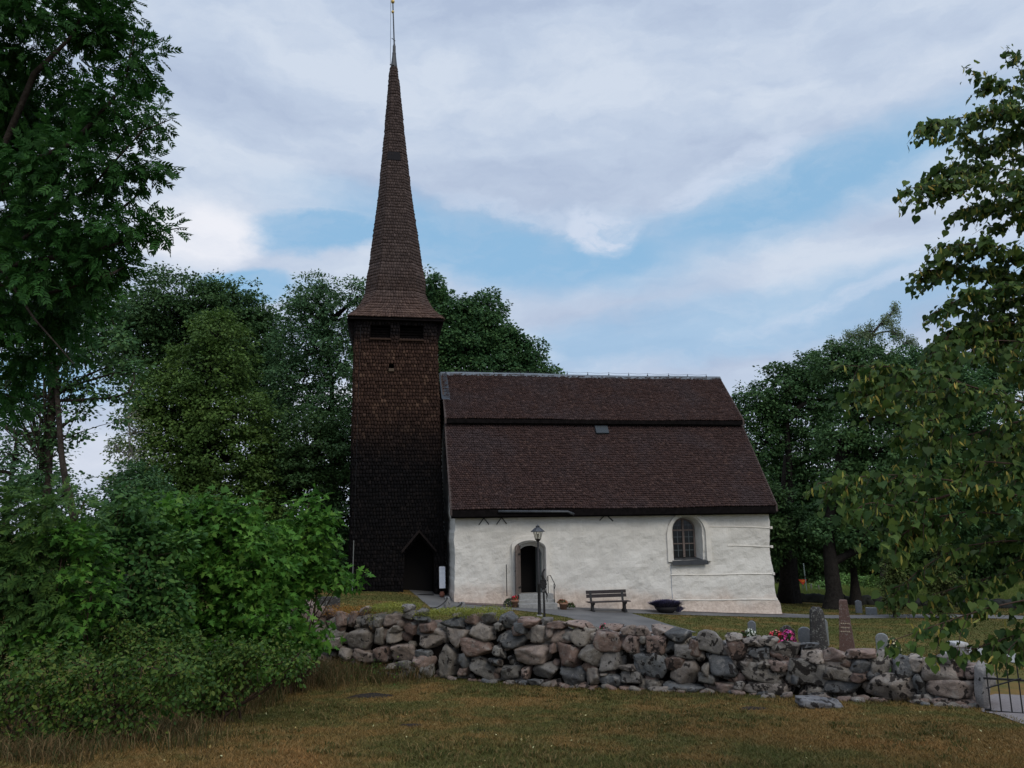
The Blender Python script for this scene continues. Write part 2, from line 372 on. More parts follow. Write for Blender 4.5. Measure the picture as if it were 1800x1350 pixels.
def right(u, v):
    z = zb+(z_top-zb)*v; return W(L+bulge(4+z, z)+.04, -bulge(L, z)*(1-u)+(2*HW)*u, z)
def left(u, v):
    z = zb+(z_top-zb)*v; return W(-bulge(9+z, z), -bulge(0, z)*u+(2*HW)*(1-u), z)
def back(u, v):
    z = zb+(z_top-zb)*v; return W(L*(1-u)+(bulge(4+z, z)+.04)*(1-u)-bulge(9+z, z)*u, 2*HW, z)
wall_strip(right, 30); wall_strip(left, 30); wall_strip(back, 40)
bmesh.ops.remove_doubles(bm, verts=bm.verts[:], dist=.002)
for lo in (True, False):
    zz = zb if lo else z_top
    es = [e for e in bm.edges if len(e.link_faces) == 1 and abs(e.verts[0].co.z-zz) < .01 and abs(e.verts[1].co.z-zz) < .01]
    bmesh.ops.contextual_create(bm, geom=es)
bmesh.ops.recalc_face_normals(bm, faces=bm.faces[:])
me = bpy.data.meshes.new('wall'); bm.to_mesh(me); bm.free()
wall = link('wall', me, None)
def cutter(poly_front, poly_back, t0, t1):
    k = len(poly_front); V = [W(x, t0, z) for x, z in poly_front]+[W(x, t1, z) for x, z in poly_back]
    m = bpy.data.meshes.new('c'); m.from_pydata([tuple(v) for v in V], [], [tuple(range(k)), tuple(range(2*k-1, k-1, -1))]+[(i, i+k, (i+1) % k+k, (i+1) % k) for i in range(k)])
    b2 = bmesh.new(); b2.from_mesh(m); bmesh.ops.recalc_face_normals(b2, faces=b2.faces[:]); b2.to_mesh(m); b2.free()
    o = bpy.data.objects.new('c', m); COL.objects.link(o); return o
dxc, dw = (dN[0]+dN[1])/2, dN[1]-dN[0]; wxc, ww = (wn_[0]+wn_[1])/2, wn_[1]-wn_[0]
inx0, inx1 = onplane(914, 1043, .38)[0], onplane(953, 1043, .38)[0]
dxi, dwi = (inx0+inx1)/2, inx1-inx0
wix0, wix1 = onplane(1182, 978, .5)[0], onplane(1223, 978, .5)[0]; wiz0, wiz1 = onplane(1205, 981, .5)[1], onplane(1200, 911, .5)[1]
wxi, wwi = (wix0+wix1)/2, wix1-wix0
cut = [cutter(arch(dxc, dw, door_foot-.5, door_top, .36), arch(dxi, dwi+.16, door_foot-.5, door_top-.12, .3), -.5, .42),
       cutter(arch(dxi, dwi, door_foot-.02, onplane(930, 959, .4)[1], .3), arch(dxi, dwi, door_foot-.02, onplane(930, 959, .4)[1], .3), .3, 1.3),
       cutter(arch(wxc, ww, win_foot, win_top, ww*.5), arch(wxi, wwi+.05, wiz0-.02, wiz1+.05, wwi*.42), -.5, .55),
       cutter(arch(wxi, wwi-.04, wiz0+.02, wiz1-.02, wwi*.42), arch(wxi, wwi-.04, wiz0+.02, wiz1-.02, wwi*.42), .5, 1.3),
       cutter([(0.8, -1.6), (L-.8, -1.6), (L-.8, z_top-.3), (.8, z_top-.3)], [(0.8, -1.6), (L-.8, -1.6), (L-.8, z_top-.3), (.8, z_top-.3)], .9, 2*HW-.8)]
for c_ in cut:
    md = wall.modifiers.new('b', 'BOOLEAN'); md.object = c_; md.operation = 'DIFFERENCE'; md.solver = 'EXACT'
me2 = evaluated(wall)
COL.objects.unlink(wall); bpy.data.objects.remove(wall)
for c_ in cut: bpy.data.objects.remove(c_)
V = np.array([v.co[:] for v in me2.vertices])-wloc(church); me2.vertices.foreach_set('co', V.astype(np.float32).ravel()); me2.update()
me2.materials.clear(); link('wall', me2, M_PLASTER, church)
# gables
for s0, s1 in ((-.04, .45), (L-.45, L+.06)):
    g = MB(C0, CB); poly = [(0, z_top), (2*HW, z_top), (HW, zR-.25)]
    V = [(s, t, z) for s in (s0, s1) for t, z in poly]; g.add(V, [(0, 1, 2), (5, 4, 3), (0, 3, 4, 1), (1, 4, 5, 2), (2, 5, 3, 0)]); g.build('gable', M_PLASTER, church)

# --- shingles
def shingles(name, strips, row, wid, m, parent, thick=.022, lap=1.35, seed=1, round_=0):
    """strips: list of (bl, br, tl, tr, outward normal) trapezoids, laid in courses from the bottom up"""
    rs = np.random.RandomState(seed); Vs = []; Q = []; T = []; n = 0
    for bl, br, tl, tr, nr in strips:
        bl, br, tl, tr = [np.array(q, float) for q in (bl, br, tl, tr)]; nr = np.array(nr, float); nr = nr/np.linalg.norm(nr)
        H = np.linalg.norm((tl+tr)/2-(bl+br)/2); nrw = max(1, int(round(H/row)))
        for j in range(nrw):
            u0 = j/nrw; u1 = min(1.0, (j+lap)/nrw); A0 = bl+(tl-bl)*u0; B0 = br+(tr-br)*u0; A1 = bl+(tl-bl)*u1; B1 = br+(tr-br)*u1
            wd = np.linalg.norm(B0-A0)
            if wd < .03: continue
            k = max(1, int(round(wd/wid))); cuts = (np.arange(k+1)+(.5 if j % 2 else 0)); cuts = cuts+rs.uniform(-.16, .16, k+1); cuts = np.clip(cuts/k, 0, 1); cuts[0] = 0
            if j % 2: cuts = np.concatenate([[0], cuts[:-1], [1]])
            cuts[-1] = 1
            a = cuts[:-1, None]; b = cuts[1:, None]; ok = (b-a)[:, 0]*wd > .012; a = a[ok]; b = b[ok]; k = len(a)
            gp = .009/wd; th = thick*(1+rs.uniform(-.35, .5, (k, 1))); dn = (A0-A1)/nrw*0; drop = (bl-tl)/H*rs.uniform(-.012, .014, (k, 1))
            l0 = A0+(B0-A0)*(a+gp)+drop; r0 = A0+(B0-A0)*(b-gp)+drop; l1 = A1+(B1-A1)*(a+gp); r1 = A1+(B1-A1)*(b-gp)
            tl_ = rs.uniform(-.004, .004, (k, 1))
            VV = np.stack([l0+nr*(th+tl_), r0+nr*(th-tl_), r1+nr*.003, l1+nr*.003, l0, r0], 1).reshape(-1, 3)
            base = n+6*np.arange(k)[:, None]; Q.append(base+[0, 1, 2, 3]); Q.append(base+[4, 5, 1, 0]); T.append(base+[0, 3, 4]); T.append(base+[1, 5, 2])
            Vs.append(VV); n += 6*k
    return mesh_np(name, np.concatenate(Vs), [np.concatenate(Q), np.concatenate(T)], m, parent)
def m_roof(N):
    r = rpi(N); p = pos(N); a = N.noise(p, .5, 5, .6)
    c = N.ramp(r, [(0, (.036, .021, .020)), (.5, (.050, .028, .026)), (.9, (.062, .035, .031)), (1, (.090, .054, .046))])
    return N.mix(N.maprange(a, .45, .68, 0, .6), c, N.ramp(r, [(0, (.038, .028, .031)), (1, (.066, .050, .053))]))
M_ROOF = mat('brown roof shingle', m_roof, .8, .25)
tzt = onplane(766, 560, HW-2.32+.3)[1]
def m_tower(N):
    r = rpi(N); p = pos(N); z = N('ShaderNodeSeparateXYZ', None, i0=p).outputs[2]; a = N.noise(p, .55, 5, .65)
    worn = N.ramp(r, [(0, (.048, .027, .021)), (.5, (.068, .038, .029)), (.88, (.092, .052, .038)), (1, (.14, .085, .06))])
    tar_and_shade = N.ramp(r, [(0, (.006, .0055, .0065)), (.6, (.009, .008, .009)), (1, (.016, .013, .013))])
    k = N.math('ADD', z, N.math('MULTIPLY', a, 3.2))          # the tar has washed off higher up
    k = N.math('MULTIPLY', N.maprange(k, 7.6, 11.6, 0, 1), N.maprange(z, tzt-.7, tzt-1.6, .04, 1))  # top courses darkened in colour to deepen the shade under the spire eave
    return N.mix(k, tar_and_shade, worn)
TZT = None
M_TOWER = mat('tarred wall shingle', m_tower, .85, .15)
def m_spire(N):
    r = rpi(N); p = pos(N); z = N('ShaderNodeSeparateXYZ', None, i0=p).outputs[2]
    a = N.ramp(r, [(0, (.060, .042, .038)), (.5, (.078, .054, .048)), (1, (.106, .076, .068))])
    b = N.ramp(r, [(0, (.070, .040, .031)), (.5, (.092, .053, .041)), (1, (.130, .080, .06))])
    return N.mix(N.maprange(N.math('ADD', z, N.math('MULTIPLY', N.noise(p, .7, 4, .6), 4)), 18.5, 14.5, 0, 1), a, b)
M_SPIRE = mat('weathered spire shingle', m_spire, .78, .3)

nl = np.cross(E1, (W(0, tK, zK1)-W(0, tE, zE))); nl = nl*np.sign(nl[2]); nu_ = np.cross(E1, (W(0, HW, zR)-W(0, tK-.2, zK0))); nu_ = nu_*np.sign(nu_[2])
sag = lambda s: .05*sin(s*.55)+.02*sin(s*1.7)
def slope(t0, z0, t1, z1, s0, s1, nr, mir=False, nseg=12):
    out = []
    for i in range(nseg):
        a = s0+(s1-s0)*i/nseg; b = s0+(s1-s0)*(i+1)/nseg
        f = (lambda t: 2*HW-t) if mir else (lambda t: t)
        q = [W(a, f(t0), z0+sag(a)*.5), W(b, f(t0), z0+sag(b)*.5), W(a, f(t1), z1+sag(a)*.5), W(b, f(t1), z1+sag(b)*.5)]
        out.append((*q, nr))
    return out
mirn = lambda n_: n_-2*E2*(n_ @ E2)
roof = church
shingles('lower_roof', slope(tE, zE, tK+.15, zK1+.1, sL, sR, nl)+slope(tE, zE, tK+.15, zK1+.1, sL, sR, mirn(nl), True, 4), .112, .115, M_ROOF, church, .075, seed=3)
sUL = onplane(783, 739, tK-.2)[0]; sUR = onplane(1306, 739, tK-.2)[0]
shingles('upper_roof', slope(tK-.2, zK0, HW, zR, sUL, sUR, nu_)+slope(tK-.2, zK0, HW, zR, sUL, sUR, mirn(nu_), True, 4), .112, .115, M_ROOF, church, .075, seed=4)
b = MB(C0, CB)                                            # closed roof body under the shingles
def body(t0, z0, t1, z1, sa, sb, th=.1):
    for f in (lambda t: t, lambda t: 2*HW-t):
        V = [(s, f(t), z+dz) for s in (sa, sb) for (t, z, dz) in ((t0, z0, -.03), (t1, z1, -.03), (t1, z1, -th-.08), (t0, z0, -th-.08))]
        b.add(V, [(0, 1, 2, 3), (7, 6, 5, 4), (0, 4, 5, 1), (1, 5, 6, 2), (2, 6, 7, 3), (3, 7, 4, 0)])
body(tE+.02, zE, tK+.15, zK1+.06, sL+.03, sR-.03); body(tK-.18, zK0, HW, zR-.0, sUL+.03, sUR-.03)
b.build('roof_deck', M_TAR, church)
f = MB(C0, CB); f.box(sL+.02, sR-.02, tE-.02, tE+.06, zE-.30, zE-.02); f.box(sL+.04, sR-.04, tE+.07, -.02, zE-.36, zE-.10)
f.box(sL+.02, sR-.02, 2*HW-tE-.06, 2*HW-tE+.02, zE-.30, zE-.02); f.build('eaves_board', M_TAR, church)
f = MB(C0, CB); f.box(sUL+.02, sUR-.02, tK-.22, tK-.14, zK0-.20, zK0-.02); f.box(sUL+.1, sUR-.1, tK-.13, tK+.2, zK0-.26, zK0-.1); f.box(sUL+.02, sUR-.02, 2*HW-tK+.14, 2*HW-tK+.22, zK0-.20, zK0-.02); f.build('step_board', M_TAR, church)
for (sa, t0, z0, t1, z1) in ((sL, tE, zE, tK+.1, zK1+.04), (sR, tE, zE, tK+.1, zK1+.04), (sUL, tK-.22, zK0, HW, zR), (sUR, tK-.22, zK0, HW, zR)):
    for mir in (0, 1):
        m = MB(C0, CB); ff = (lambda t: 2*HW-t) if mir else (lambda t: t); d = .045
        V = [(s, ff(t), z+dz) for s in (sa-d, sa+d) for (t, z, dz) in ((t0-.03, z0, .05), (t1, z1, .05), (t1, z1, -.22), (t0-.03, z0, -.24))]
        m.add(V, [(0, 1, 2, 3), (7, 6, 5, 4), (0, 4, 5, 1), (1, 5, 6, 2), (2, 6, 7, 3), (3, 7, 4, 0)]); m.build('verge_board', M_VERGE, church)
r_ = MB(C0, CB)
for i in range(14):
    a = sUL-.05+(sUR-sUL+.1)*i/14; b_ = sUL-.05+(sUR-sUL+.1)*(i+1)/14; za, zz = zR+sag(a)*.5, zR+sag(b_)*.5
    for sg in (1, -1):
        r_.add([(a, HW, za+.09), (b_, HW, zz+.09), (b_, HW-sg*.17, zz-.12), (a, HW-sg*.17, za-.12), (a, HW, za+.06), (b_, HW, zz+.06), (b_, HW-sg*.15, zz-.13), (a, HW-sg*.15, za-.13)], [(0, 1, 2, 3), (4, 7, 6, 5), (2, 6, 7, 3), (0, 3, 7, 4), (1, 5, 6, 2)])
r_.build('ridge_cap', M_ZINC, church)
fl = MB(C0, CB)                                           # lead flashing between roof and tower
q = lambda px, py, t: (onplane(px, py, t)[0], t, onplane(px, py, t)[1])
fl.add([(sUL-.12, HW, zR+.02), (sUL+.26, HW, zR+.10), (sUL+.32, HW-1.55, zR-1.55*(zR-zK0)/(HW-tK+.2)+.09), (sUL-.10, HW-1.5, zR-1.5*(zR-zK0)/(HW-tK+.2)+.09)], [(0, 1, 2, 3)]); fl.build('flashing', mat('dull blue grey lead', (.05, .062, .08), .7, .2), church)
for px in (868, 915, 997, 1033, 1070, 1105, 1138, 1175, 1208, 1241):
    s = onplane(px, 655, HW)[0]; k = MB(C0, CB); k.tube([(s, HW, zR+.05), (s, HW, zR+.22+.02*random.random())], .012, 6); k.box(s-.03, s+.03, HW-.03, HW+.03, zR+.09, zR+.13); k.build('ridge_clip', M_IRON, church)
k = MB(C0, CB); ss = [onplane(px, 655, HW)[0] for px in (790, 868, 915, 997, 1033, 1070, 1105, 1138, 1175, 1208, 1241)]
pts = []
for a, b_ in zip(ss[:-1], ss[1:]): pts += [(a, HW, zR+.2), ((a+b_)/2, HW, zR+.16)]
k.tube(pts+[(ss[-1], HW, zR+.2)], .007, 5); k.build('lightning_wire', M_IRON, church)
# roof hatch
def on_roof(px, py, lower=True):
    t0, z0, t1, z1 = (tE, zE, tK+.15, zK1+.1) if lower else (tK-.2, zK0, HW, zR)
    a = W(0, t0, z0); nn = nl if lower else nu_; r = ray(px, py); kk = ((a-EYE) @ nn)/(r @ nn); return EYE+r*kk
nn = nl/np.linalg.norm(nl)
hq = [on_roof(1045, 749)+nn*.06, on_roof(1067, 749)+nn*.06, on_roof(1070, 763)+nn*.10, on_roof(1048, 763)+nn*.10]
h = MB(); h.add(hq+[p_-nn*.12 for p_ in hq], [(0, 1, 2, 3), (7, 6, 5, 4), (0, 4, 5, 1), (1, 5, 6, 2), (2, 6, 7, 3), (3, 7, 4, 0)]); h.build('roof_hatch', mat('dull hatch metal', (.05, .06, .07), .8, .15), church)
# gutter over the door
g0, gz0 = onplane(876, 899, tE-.09); g1, gz1 = onplane(998, 899.5, tE-.09); g2, gz2 = onplane(1009, 904, tE-.09)
k = MB(C0, CB); k.tube([(g0, tE-.09, gz0), (g1, tE-.09, gz1), (g2, tE-.09, gz2)], .055, 8); gut = k.build('gutter', M_DZINC, church, True)
s, z = onplane(950, 903, -.1); k = MB(C0, CB); k.box(s-.05, s+.05, -.25, -.08, z-.10, z+.05); k.build('beam_end', M_TAR, church)

# iron wall anchors
for px, py, inv in ((850, 913, 0), (881, 912, 0), (1066, 908, 1)):
    s, z = onplane(px, py, -.1); k = MB(C0, CB); bb = -bulge(s, z)-.03
    if inv: k.tube([(s-.30, bb, z-.17), (s, bb, z+.10), (s+.32, bb, z-.20)], [.02, .028, .035], 6); k.box(s-.03, s+.03, bb-.03, bb+.03, z+.05, z+.30)
    else: k.tube([(s-.21, bb, z-.24), (s+.02, bb, z+.06), (s+.12, bb, z+.19)], .022, 6); k.tube([(s+.24, bb-.02, z-.22), (s, bb-.02, z+.08), (s-.08, bb-.02, z+.19)], .022, 6)
    k.build('wall_anchor', M_IRON, church)
# plastered-over tie bars at the east end and the vertical conduit
for (x0, y0, x1, y1) in ((1239, 925, 1357, 927.5), (1279, 959, 1359, 961), (1179, 1011, 1361, 1008.5), (1183, 1055, 1366, 1053.5)):
    s0, z0 = onplane(x0, y0, -.05); s1, z1 = onplane(x1, y1, -.05); k = MB(C0, CB); nseg = 14; pts = []
    for i in range(nseg+1):
        s = s0+(s1-s0)*i/nseg; z = z0+(z1-z0)*i/nseg; pts.append((s, -bulge(s, z)-.004, z+.01*sin(s*2)))
    k.tube(pts, .032, 6); k.box(s1-.09, s1+.02, pts[-1][1]-.045, pts[-1][1]+.3, z1-.06, z1+.06, bev=.015); k.build('tie_bar', M_SMOOTH, church)
k = MB(C0, CB); pts = []
for y in np.linspace(985, 1052, 10): s, z = onplane(1179.5+(y-985)*.03, y, -.05); pts.append((s, -bulge(s, z)-.012, z))
k.tube(pts, .016, 6); k.build('conduit', mat('pale conduit', (.35, .37, .40), .6, .3), church)
# smooth plaster bands round the openings
s_, z_ = onplane(902, 950, 0); ob = arch(dxc+.02, onplane(966, 1000, 0)[0]-onplane(900, 1000, 0)[0], door_foot-.55, onplane(930, 942, 0)[1], .42, 18); ib = arch(dxc, dw+.012, door_foot-.55, door_top+.005, .36, 18)
k = MB(C0, CB); k.ring(ob, ib, -.125, .06); k.build('door_surround', M_SMOOTH, church)
ob = arch(wxc+.03, ww+.44, win_foot-.02, onplane(1205, 898.5, 0)[1], ww*.5+.28, 18); ib = arch(wxc, ww+.012, win_foot-.02, win_top+.005, ww*.5, 18)
k = MB(C0, CB); k.ring(ob, ib, -.115, .05); k.build('window_surround', M_SMOOTH, church)
# window
win = MB(C0, CB); fo = arch(wxi, wwi, wiz0, wiz1, wwi*.42, 16); fi = arch(wxi, wwi-.14, wiz0+.07, wiz1-.07, wwi*.36, 16)
M_WFR = mat('grey brown window frame', lambda N: N.ramp(N.noise(pos(N), 9, 3, .6), [(.3, (.11, .085, .075)), (.7, (.17, .135, .12))]), .7, .3)
win.ring(fo, fi, .47, .56); window = win.build('window', M_WFR, church)
def sub(name, mb, m): return mb.build(name, m, window)
wz1, wz2 = onplane(1200, 932, .5)[1], onplane(1200, 955.5, .5)[1]
k = MB(C0, CB); k.box(wxi-.05, wxi+.05, .455, .54, wiz0+.05, wiz1-.05); k.build('mullion', M_WFR, window)
k = MB(C0, CB); k.box(wxi-wwi/2+.05, wxi+wwi/2-.05, .462, .535, wz1-.03, wz1+.04); k.build('transom', M_WFR, window); k = MB(C0, CB); k.box(wxi-wwi/2+.05, wxi+wwi/2-.05, .468, .53, wz2-.02, wz2+.025); k.build('transom', M_WFR, window)
k = MB(C0, CB)
for sg in (-1, 1):
    xm = wxi+sg*(wwi/4-.01); k.box(xm-.011, xm+.011, .49, .515, wiz0+.05, wiz1-.12)
    for za, zz in ((wiz0+.07, wz2), (wz2, wz1), (wz1, wiz1-.07)): k.box(xm-.24, xm+.24, .492, .513, (za+zz)/2-.01, (za+zz)/2+.01)
k.build('leading', mat('lead came', (.10, .12, .13), .5, .4), window)
gl = MB(C0, CB); V = [(x, .505, z) for x, z in arch(wxi, wwi-.10, wiz0+.05, wiz1-.05, wwi*.38, 16)]; gl.add(V, [tuple(range(len(V)))])
gm = bpy.data.materials.new('dark window glass'); gm.use_nodes = True; bs = gm.node_tree.nodes['Principled BSDF']; bs.inputs['Base Color'].default_value = (.012, .015, .018, 1); bs.inputs['Roughness'].default_value = .12; bs.inputs['Specular IOR Level'].default_value = .35
gl.build('glass', gm, window)
k = MB(C0, CB); V = []
za = onplane(1210, 979, .5)[1]; zbv = onplane(1210, 986, -.2)[1]
V = [(wix0-.03, .5, wiz0+.03), (wix1+.04, .5, wiz0+.03), (wn_[1]+.02, -.2, win_foot+.0), (wn_[0]-.03, -.2, win_foot+.0)]; V += [(x, t, z-.17) for x, t, z in V]
k.add(V, [(0, 1, 2, 3), (7, 6, 5, 4), (0, 4, 5, 1), (1, 5, 6, 2), (2, 6, 7, 3), (3, 7, 4, 0)]); k.build('window_sill', M_DZINC, church)
# doorway: dark hall behind, open leaf, inner leaf
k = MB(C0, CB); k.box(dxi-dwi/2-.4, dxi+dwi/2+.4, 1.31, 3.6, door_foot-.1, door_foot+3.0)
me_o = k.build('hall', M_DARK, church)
M_DOOR = mat('weathered grey brown door', lambda N: [N.ramp(N.noise(pos(N), 10, 5, .7), [(.3, (.10, .078, .068)), (.7, (.19, .15, .13))]), N('ShaderNodeTexWave', dict(wave_type='BANDS', bands_direction='X'), Vector=pos(N), Scale=4.0, Distortion=.4).outputs['Fac']], .85, .2, bump=(.5, .01))
dz0 = door_foot-.02
hx = onplane(915, 1042, .0)[0]
aL = radians(97); B2 = np.array(Matrix.Rotation(-aL+pi, 3, 'Z')); # leaf swings outward from the left jamb
leafw = .62*dw
leaf = MB(C0+CB @ np.array([inx0-.02, .30, 0]), CB @ np.array(Matrix.Rotation(radians(-111), 3, 'Z')))
lt = onplane(911, 956, -.3)[1]
n_ = 10; poly = [(0, dz0-.08), (leafw, dz0-.08)]+[(leafw-leafw*i/n_, lt-.28+.28*sqrt(max(0, 1-(((n_-i)/n_)**2)))) for i in range(n_+1)]
leaf.prism([(x, z) for x, z in poly], 0, .06); dr = leaf.build('door', M_DOOR, church)
k = MB(leaf.o, leaf.B); k.lathe([(.03, 0), (.03, .02)], (leafw*.55, 0, dz0+1.05), 8); k.tube([(leafw*.62, -.01, dz0+1.05), (leafw*.62, -.08, dz0+1.03), (leafw*.78, -.08, dz0+1.0)], .012, 6); k.box(leafw*.55, leafw*.85, -.012, 0, dz0+1.0, dz0+1.14); k.build('handle', M_IRON, dr)
for zz in (.28, 1.7): k = MB(leaf.o, leaf.B); k.box(-.02, leafw*.7, -.015, .075, dz0+zz, dz0+zz+.06); k.build('hinge', M_IRON, dr)
k = MB(C0+CB @ np.array([inx1+.0, .36, 0]), CB @ np.array(Matrix.Rotation(radians(102), 3, 'Z'))); k.prism([(0, dz0+.02), (.55, dz0+.02), (.55, dz0+2.0), (0, dz0+1.75)], 0, .05)
k.build('inner_door', mat('grey green inner door', (.13, .15, .155), .7, .3), church)
# steps
for i, (xa, xb, ya, yb, t0, t1) in enumerate(((913, 973, 1044, 1055, -.55, .3), (912, 976, 1054, 1062, -.85, -.1), (912, 980, 1061, 1070, -1.2, -.4))):
    s0, z1_ = onplane(xa, ya+1.5, t0); s1, _ = onplane(xb, ya, t0); _, z0_ = onplane(xa, yb+.5, t0)
    k = MB(C0, CB); k.box(s0, s1, t0, t1, z0_-.35, z1_, bev=.015); k.build('step', M_STONE, church)
# handrail
sA, zA = onplane(964, 1050, -.3); sB, zB = onplane(975, 1062, -.95); _, zAt = onplane(963, 1012, -.3); _, zBt = onplane(974, 1026, -.95)
k = MB(C0, CB); k.tube([(sA, -.3, zA-.3), (sA, -.3, zAt), (sA+.08, -.45, zAt+.02), (sB, -.95, zBt+.04), (sB+.03, -1.02, zBt-.08), (sB, -.95, zBt-.22)], .017, 8); k.tube([(sB-.01, -.95, zBt), (sB-.01, -.95, zB-.3)], .017, 8)
k.tube([(sA, -.3, zAt), (sA-.05, -.33, zAt-.08), (sA-.04, -.33, zAt-.2), (sA, -.3, zAt-.26)], .012, 6)
tag(k.build('handrail', M_IRON), 'thin black iron handrail with bent top beside the church steps', 'handrail')
# iron rod leaning on the wall left of the door
s, z = onplane(891, 1046, -.35); s2, z2 = onplane(889.7, 992, -.25); k = MB(C0, CB); k.tube([(s, -.35, z-.05), (s2, -.3, z2)], .020, 6); tag(k.build('iron_rod', M_IRON), 'thin dark iron rod standing against the white wall left of the open church door', 'rod')
# strip of stones at the wall foot
k = MB()
s0, _ = onplane(812, 1060, -.2); s1, _ = onplane(897, 1062, -.2)
def wallstrip(sa, sb, ta, tb, name, label, n=40):
    u = np.linspace(sa, sb, n); v = np.linspace(ta, tb, 8); U, VV = np.meshgrid(u, v, indexing='ij'); pts = C0+U[..., None]*E1+VV[..., None]*E2
    pts[..., 2] = GZ(pts[..., 0], pts[..., 1])+.03; idx = np.arange(U.size).reshape(U.shape); F = np.stack([idx[:-1, :-1], idx[:-1, 1:], idx[1:, 1:], idx[1:, :-1]], -1).reshape(-1, 4)
    return tag(mesh_np(name, pts.reshape(-1, 3), F, M_GRAVEL), label, kind='structure')
wallstrip(.1, s1, -.95, .3, 'gravel_strip', 'pinkish gravel strip at the foot of the church wall')
wallstrip(onplane(1200, 1075, -.2)[0], L+.35, -.42, .3, 'gravel_strip', 'narrow pinkish gravel strip under the east end of the church wall')

# ================================================================== tower
TH = 2.32; t_f = HW-TH
ts1, _ = onplane(783, 1034, t_f); ts0, tz0 = onplane(613, 1035, t_f); tsc = (ts0+ts1)/2; THx = (ts1-ts0)/2
u1, tzt = onplane(766, 560, t_f+.3); u0, _ = onplane(625, 560, t_f+.3); topc = (u0+u1)/2; TW = (u1-u0)/2
tower = thing('bell_tower', W(tsc, HW, tz0), 'tall black tarred wood-shingled bell tower with slender octagonal spire', 'bell tower')
zbase = tz0-.6
def tcorner(k, z):
    """corner k (0 sw, 1 se, 2 ne, 3 nw) at height z"""
    f = (z-zbase)/(tzt-zbase); c = tsc+(topc-tsc)*f; wd = THx+(TW-THx)*f; dp = TH+(TW-TH)*f
    sx = (-1, 1, 1, -1)[k]; sy = (-1, -1, 1, 1)[k]; return np.array([c+sx*wd, HW+sy*dp, z])
core = MB(C0, CB)
V = [tcorner(k, z)*[1, 1, 1] for z in (zbase, tzt) for k in range(4)]; cen = lambda z: np.array([tsc+(topc-tsc)*(z-zbase)/(tzt-zbase), HW, z])
V = [cen(v[2])+(v-cen(v[2]))*.985 for v in V]
ops0, opz0 = onplane(650, 596, t_f+.3); 
# tower door opening: gabled head
pd = [onplane(*q_, t_f) for q_ in ((709, 1033), (764, 1033), (762, 972), (737, 940), (712, 972))]
# openings are real recesses: wall front built round them
def front_t(z): return tcorner(0, z)[1]
core_me = MB(C0, CB).add(V, [(0, 1, 5, 4), (1, 2, 6, 5), (2, 3, 7, 6), (3, 0, 4, 7), (4, 5, 6, 7), (3, 2, 1, 0)])
body_o = core_me.build('core', M_TAR)
cuts = []
def tcut(poly, t0, t1):
    o = cutter(poly, poly, t0, t1); cuts.append(o)
tcut([(x, z-(.3 if i < 2 else 0)) for i, (x, z) in enumerate(pd)], t_f-1, t_f+1.3)
bell = []
for xa, xb, ya, yb in ((651, 686, 572, 595), (703, 744, 572, 597)):
    a, za_ = onplane(xa, yb, t_f+.3); b_, zb_ = onplane(xb, ya, t_f+.3); bell.append((a, b_, za_, zb_)); tcut([(a, za_), (b_, za_), (b_, zb_), (a, zb_)], t_f-1, t_f+.75)
ha, hz0_ = onplane(684, 648, t_f+.25); hb, hz1_ = onplane(692, 640, t_f+.25); tcut([(ha, hz0_), (hb, hz0_), (hb, hz1_), (ha, hz1_)], t_f-1, t_f+.7)
for c_ in cuts: md = body_o.modifiers.new('b', 'BOOLEAN'); md.object = c_; md.operation = 'DIFFERENCE'; md.solver = 'EXACT'
me3 = evaluated(body_o); bpy.data.objects.remove(body_o)
for c_ in cuts: bpy.data.objects.remove(c_)
V = np.array([v.co[:] for v in me3.vertices])-wloc(tower); me3.vertices.foreach_set('co', V.astype(np.float32).ravel()); me3.update(); me3.materials.clear(); link('core', me3, M_TAR, tower)
def dist_in(poly, x, z):
    ins = False; k = len(poly)
    for i in range(k):
        x1, z1 = poly[i]; x2, z2 = poly[(i+1) % k]
        if (z1 > z) != (z2 > z) and x < (x2-x1)*(z-z1)/(z2-z1)+x1: ins = not ins
    return ins
holes = [[(x, z-(.6 if i < 2 else 0)) for i, (x, z) in enumerate(pd)]]+[[(a, c_), (b_, c_), (b_, d_), (a, d_)] for a, b_, c_, d_ in bell]+[[(ha, hz0_), (hb, hz0_), (hb, hz1_), (ha, hz1_)]]
# shingle rows on the four sides; rows on the front are split where they meet an opening
strips = []; row = .175; nrow = int((tzt-zbase)/row)
for j in range(nrow):
    z0 = zbase+j*row; z1 = z0+row
    for k in range(4):
        a0, b0, a1, b1 = tcorner(k, z0), tcorner((k+1) % 4, z0), tcorner(k, z1), tcorner((k+1) % 4, z1)
        nrm = CB @ np.array([(0, -1, 0), (1, 0, 0), (0, 1, 0), (-1, 0, 0)][k], float)+np.array([0, 0, .03])
        segs = [(0.0, 1.0)]
        if k == 0:
            xs = np.linspace(a0[0], b0[0], 240); ok = [not any(dist_in(h_, x, z0+row*.6) for h_ in holes) for x in xs]; segs = []; st_ = None
            for i, o_ in enumerate(ok+[False]):
                if o_ and st_ is None: st_ = i
                if not o_ and st_ is not None: segs.append((st_/239, (i-1)/239)); st_ = None
        for ua, ub in segs:
            if ub-ua < .01: continue
            q = [a0+(b0-a0)*ua, a0+(b0-a0)*ub, a1+(b1-a1)*ua, a1+(b1-a1)*ub]
            strips.append(tuple(C0+CB @ x for x in q)+(nrm,))
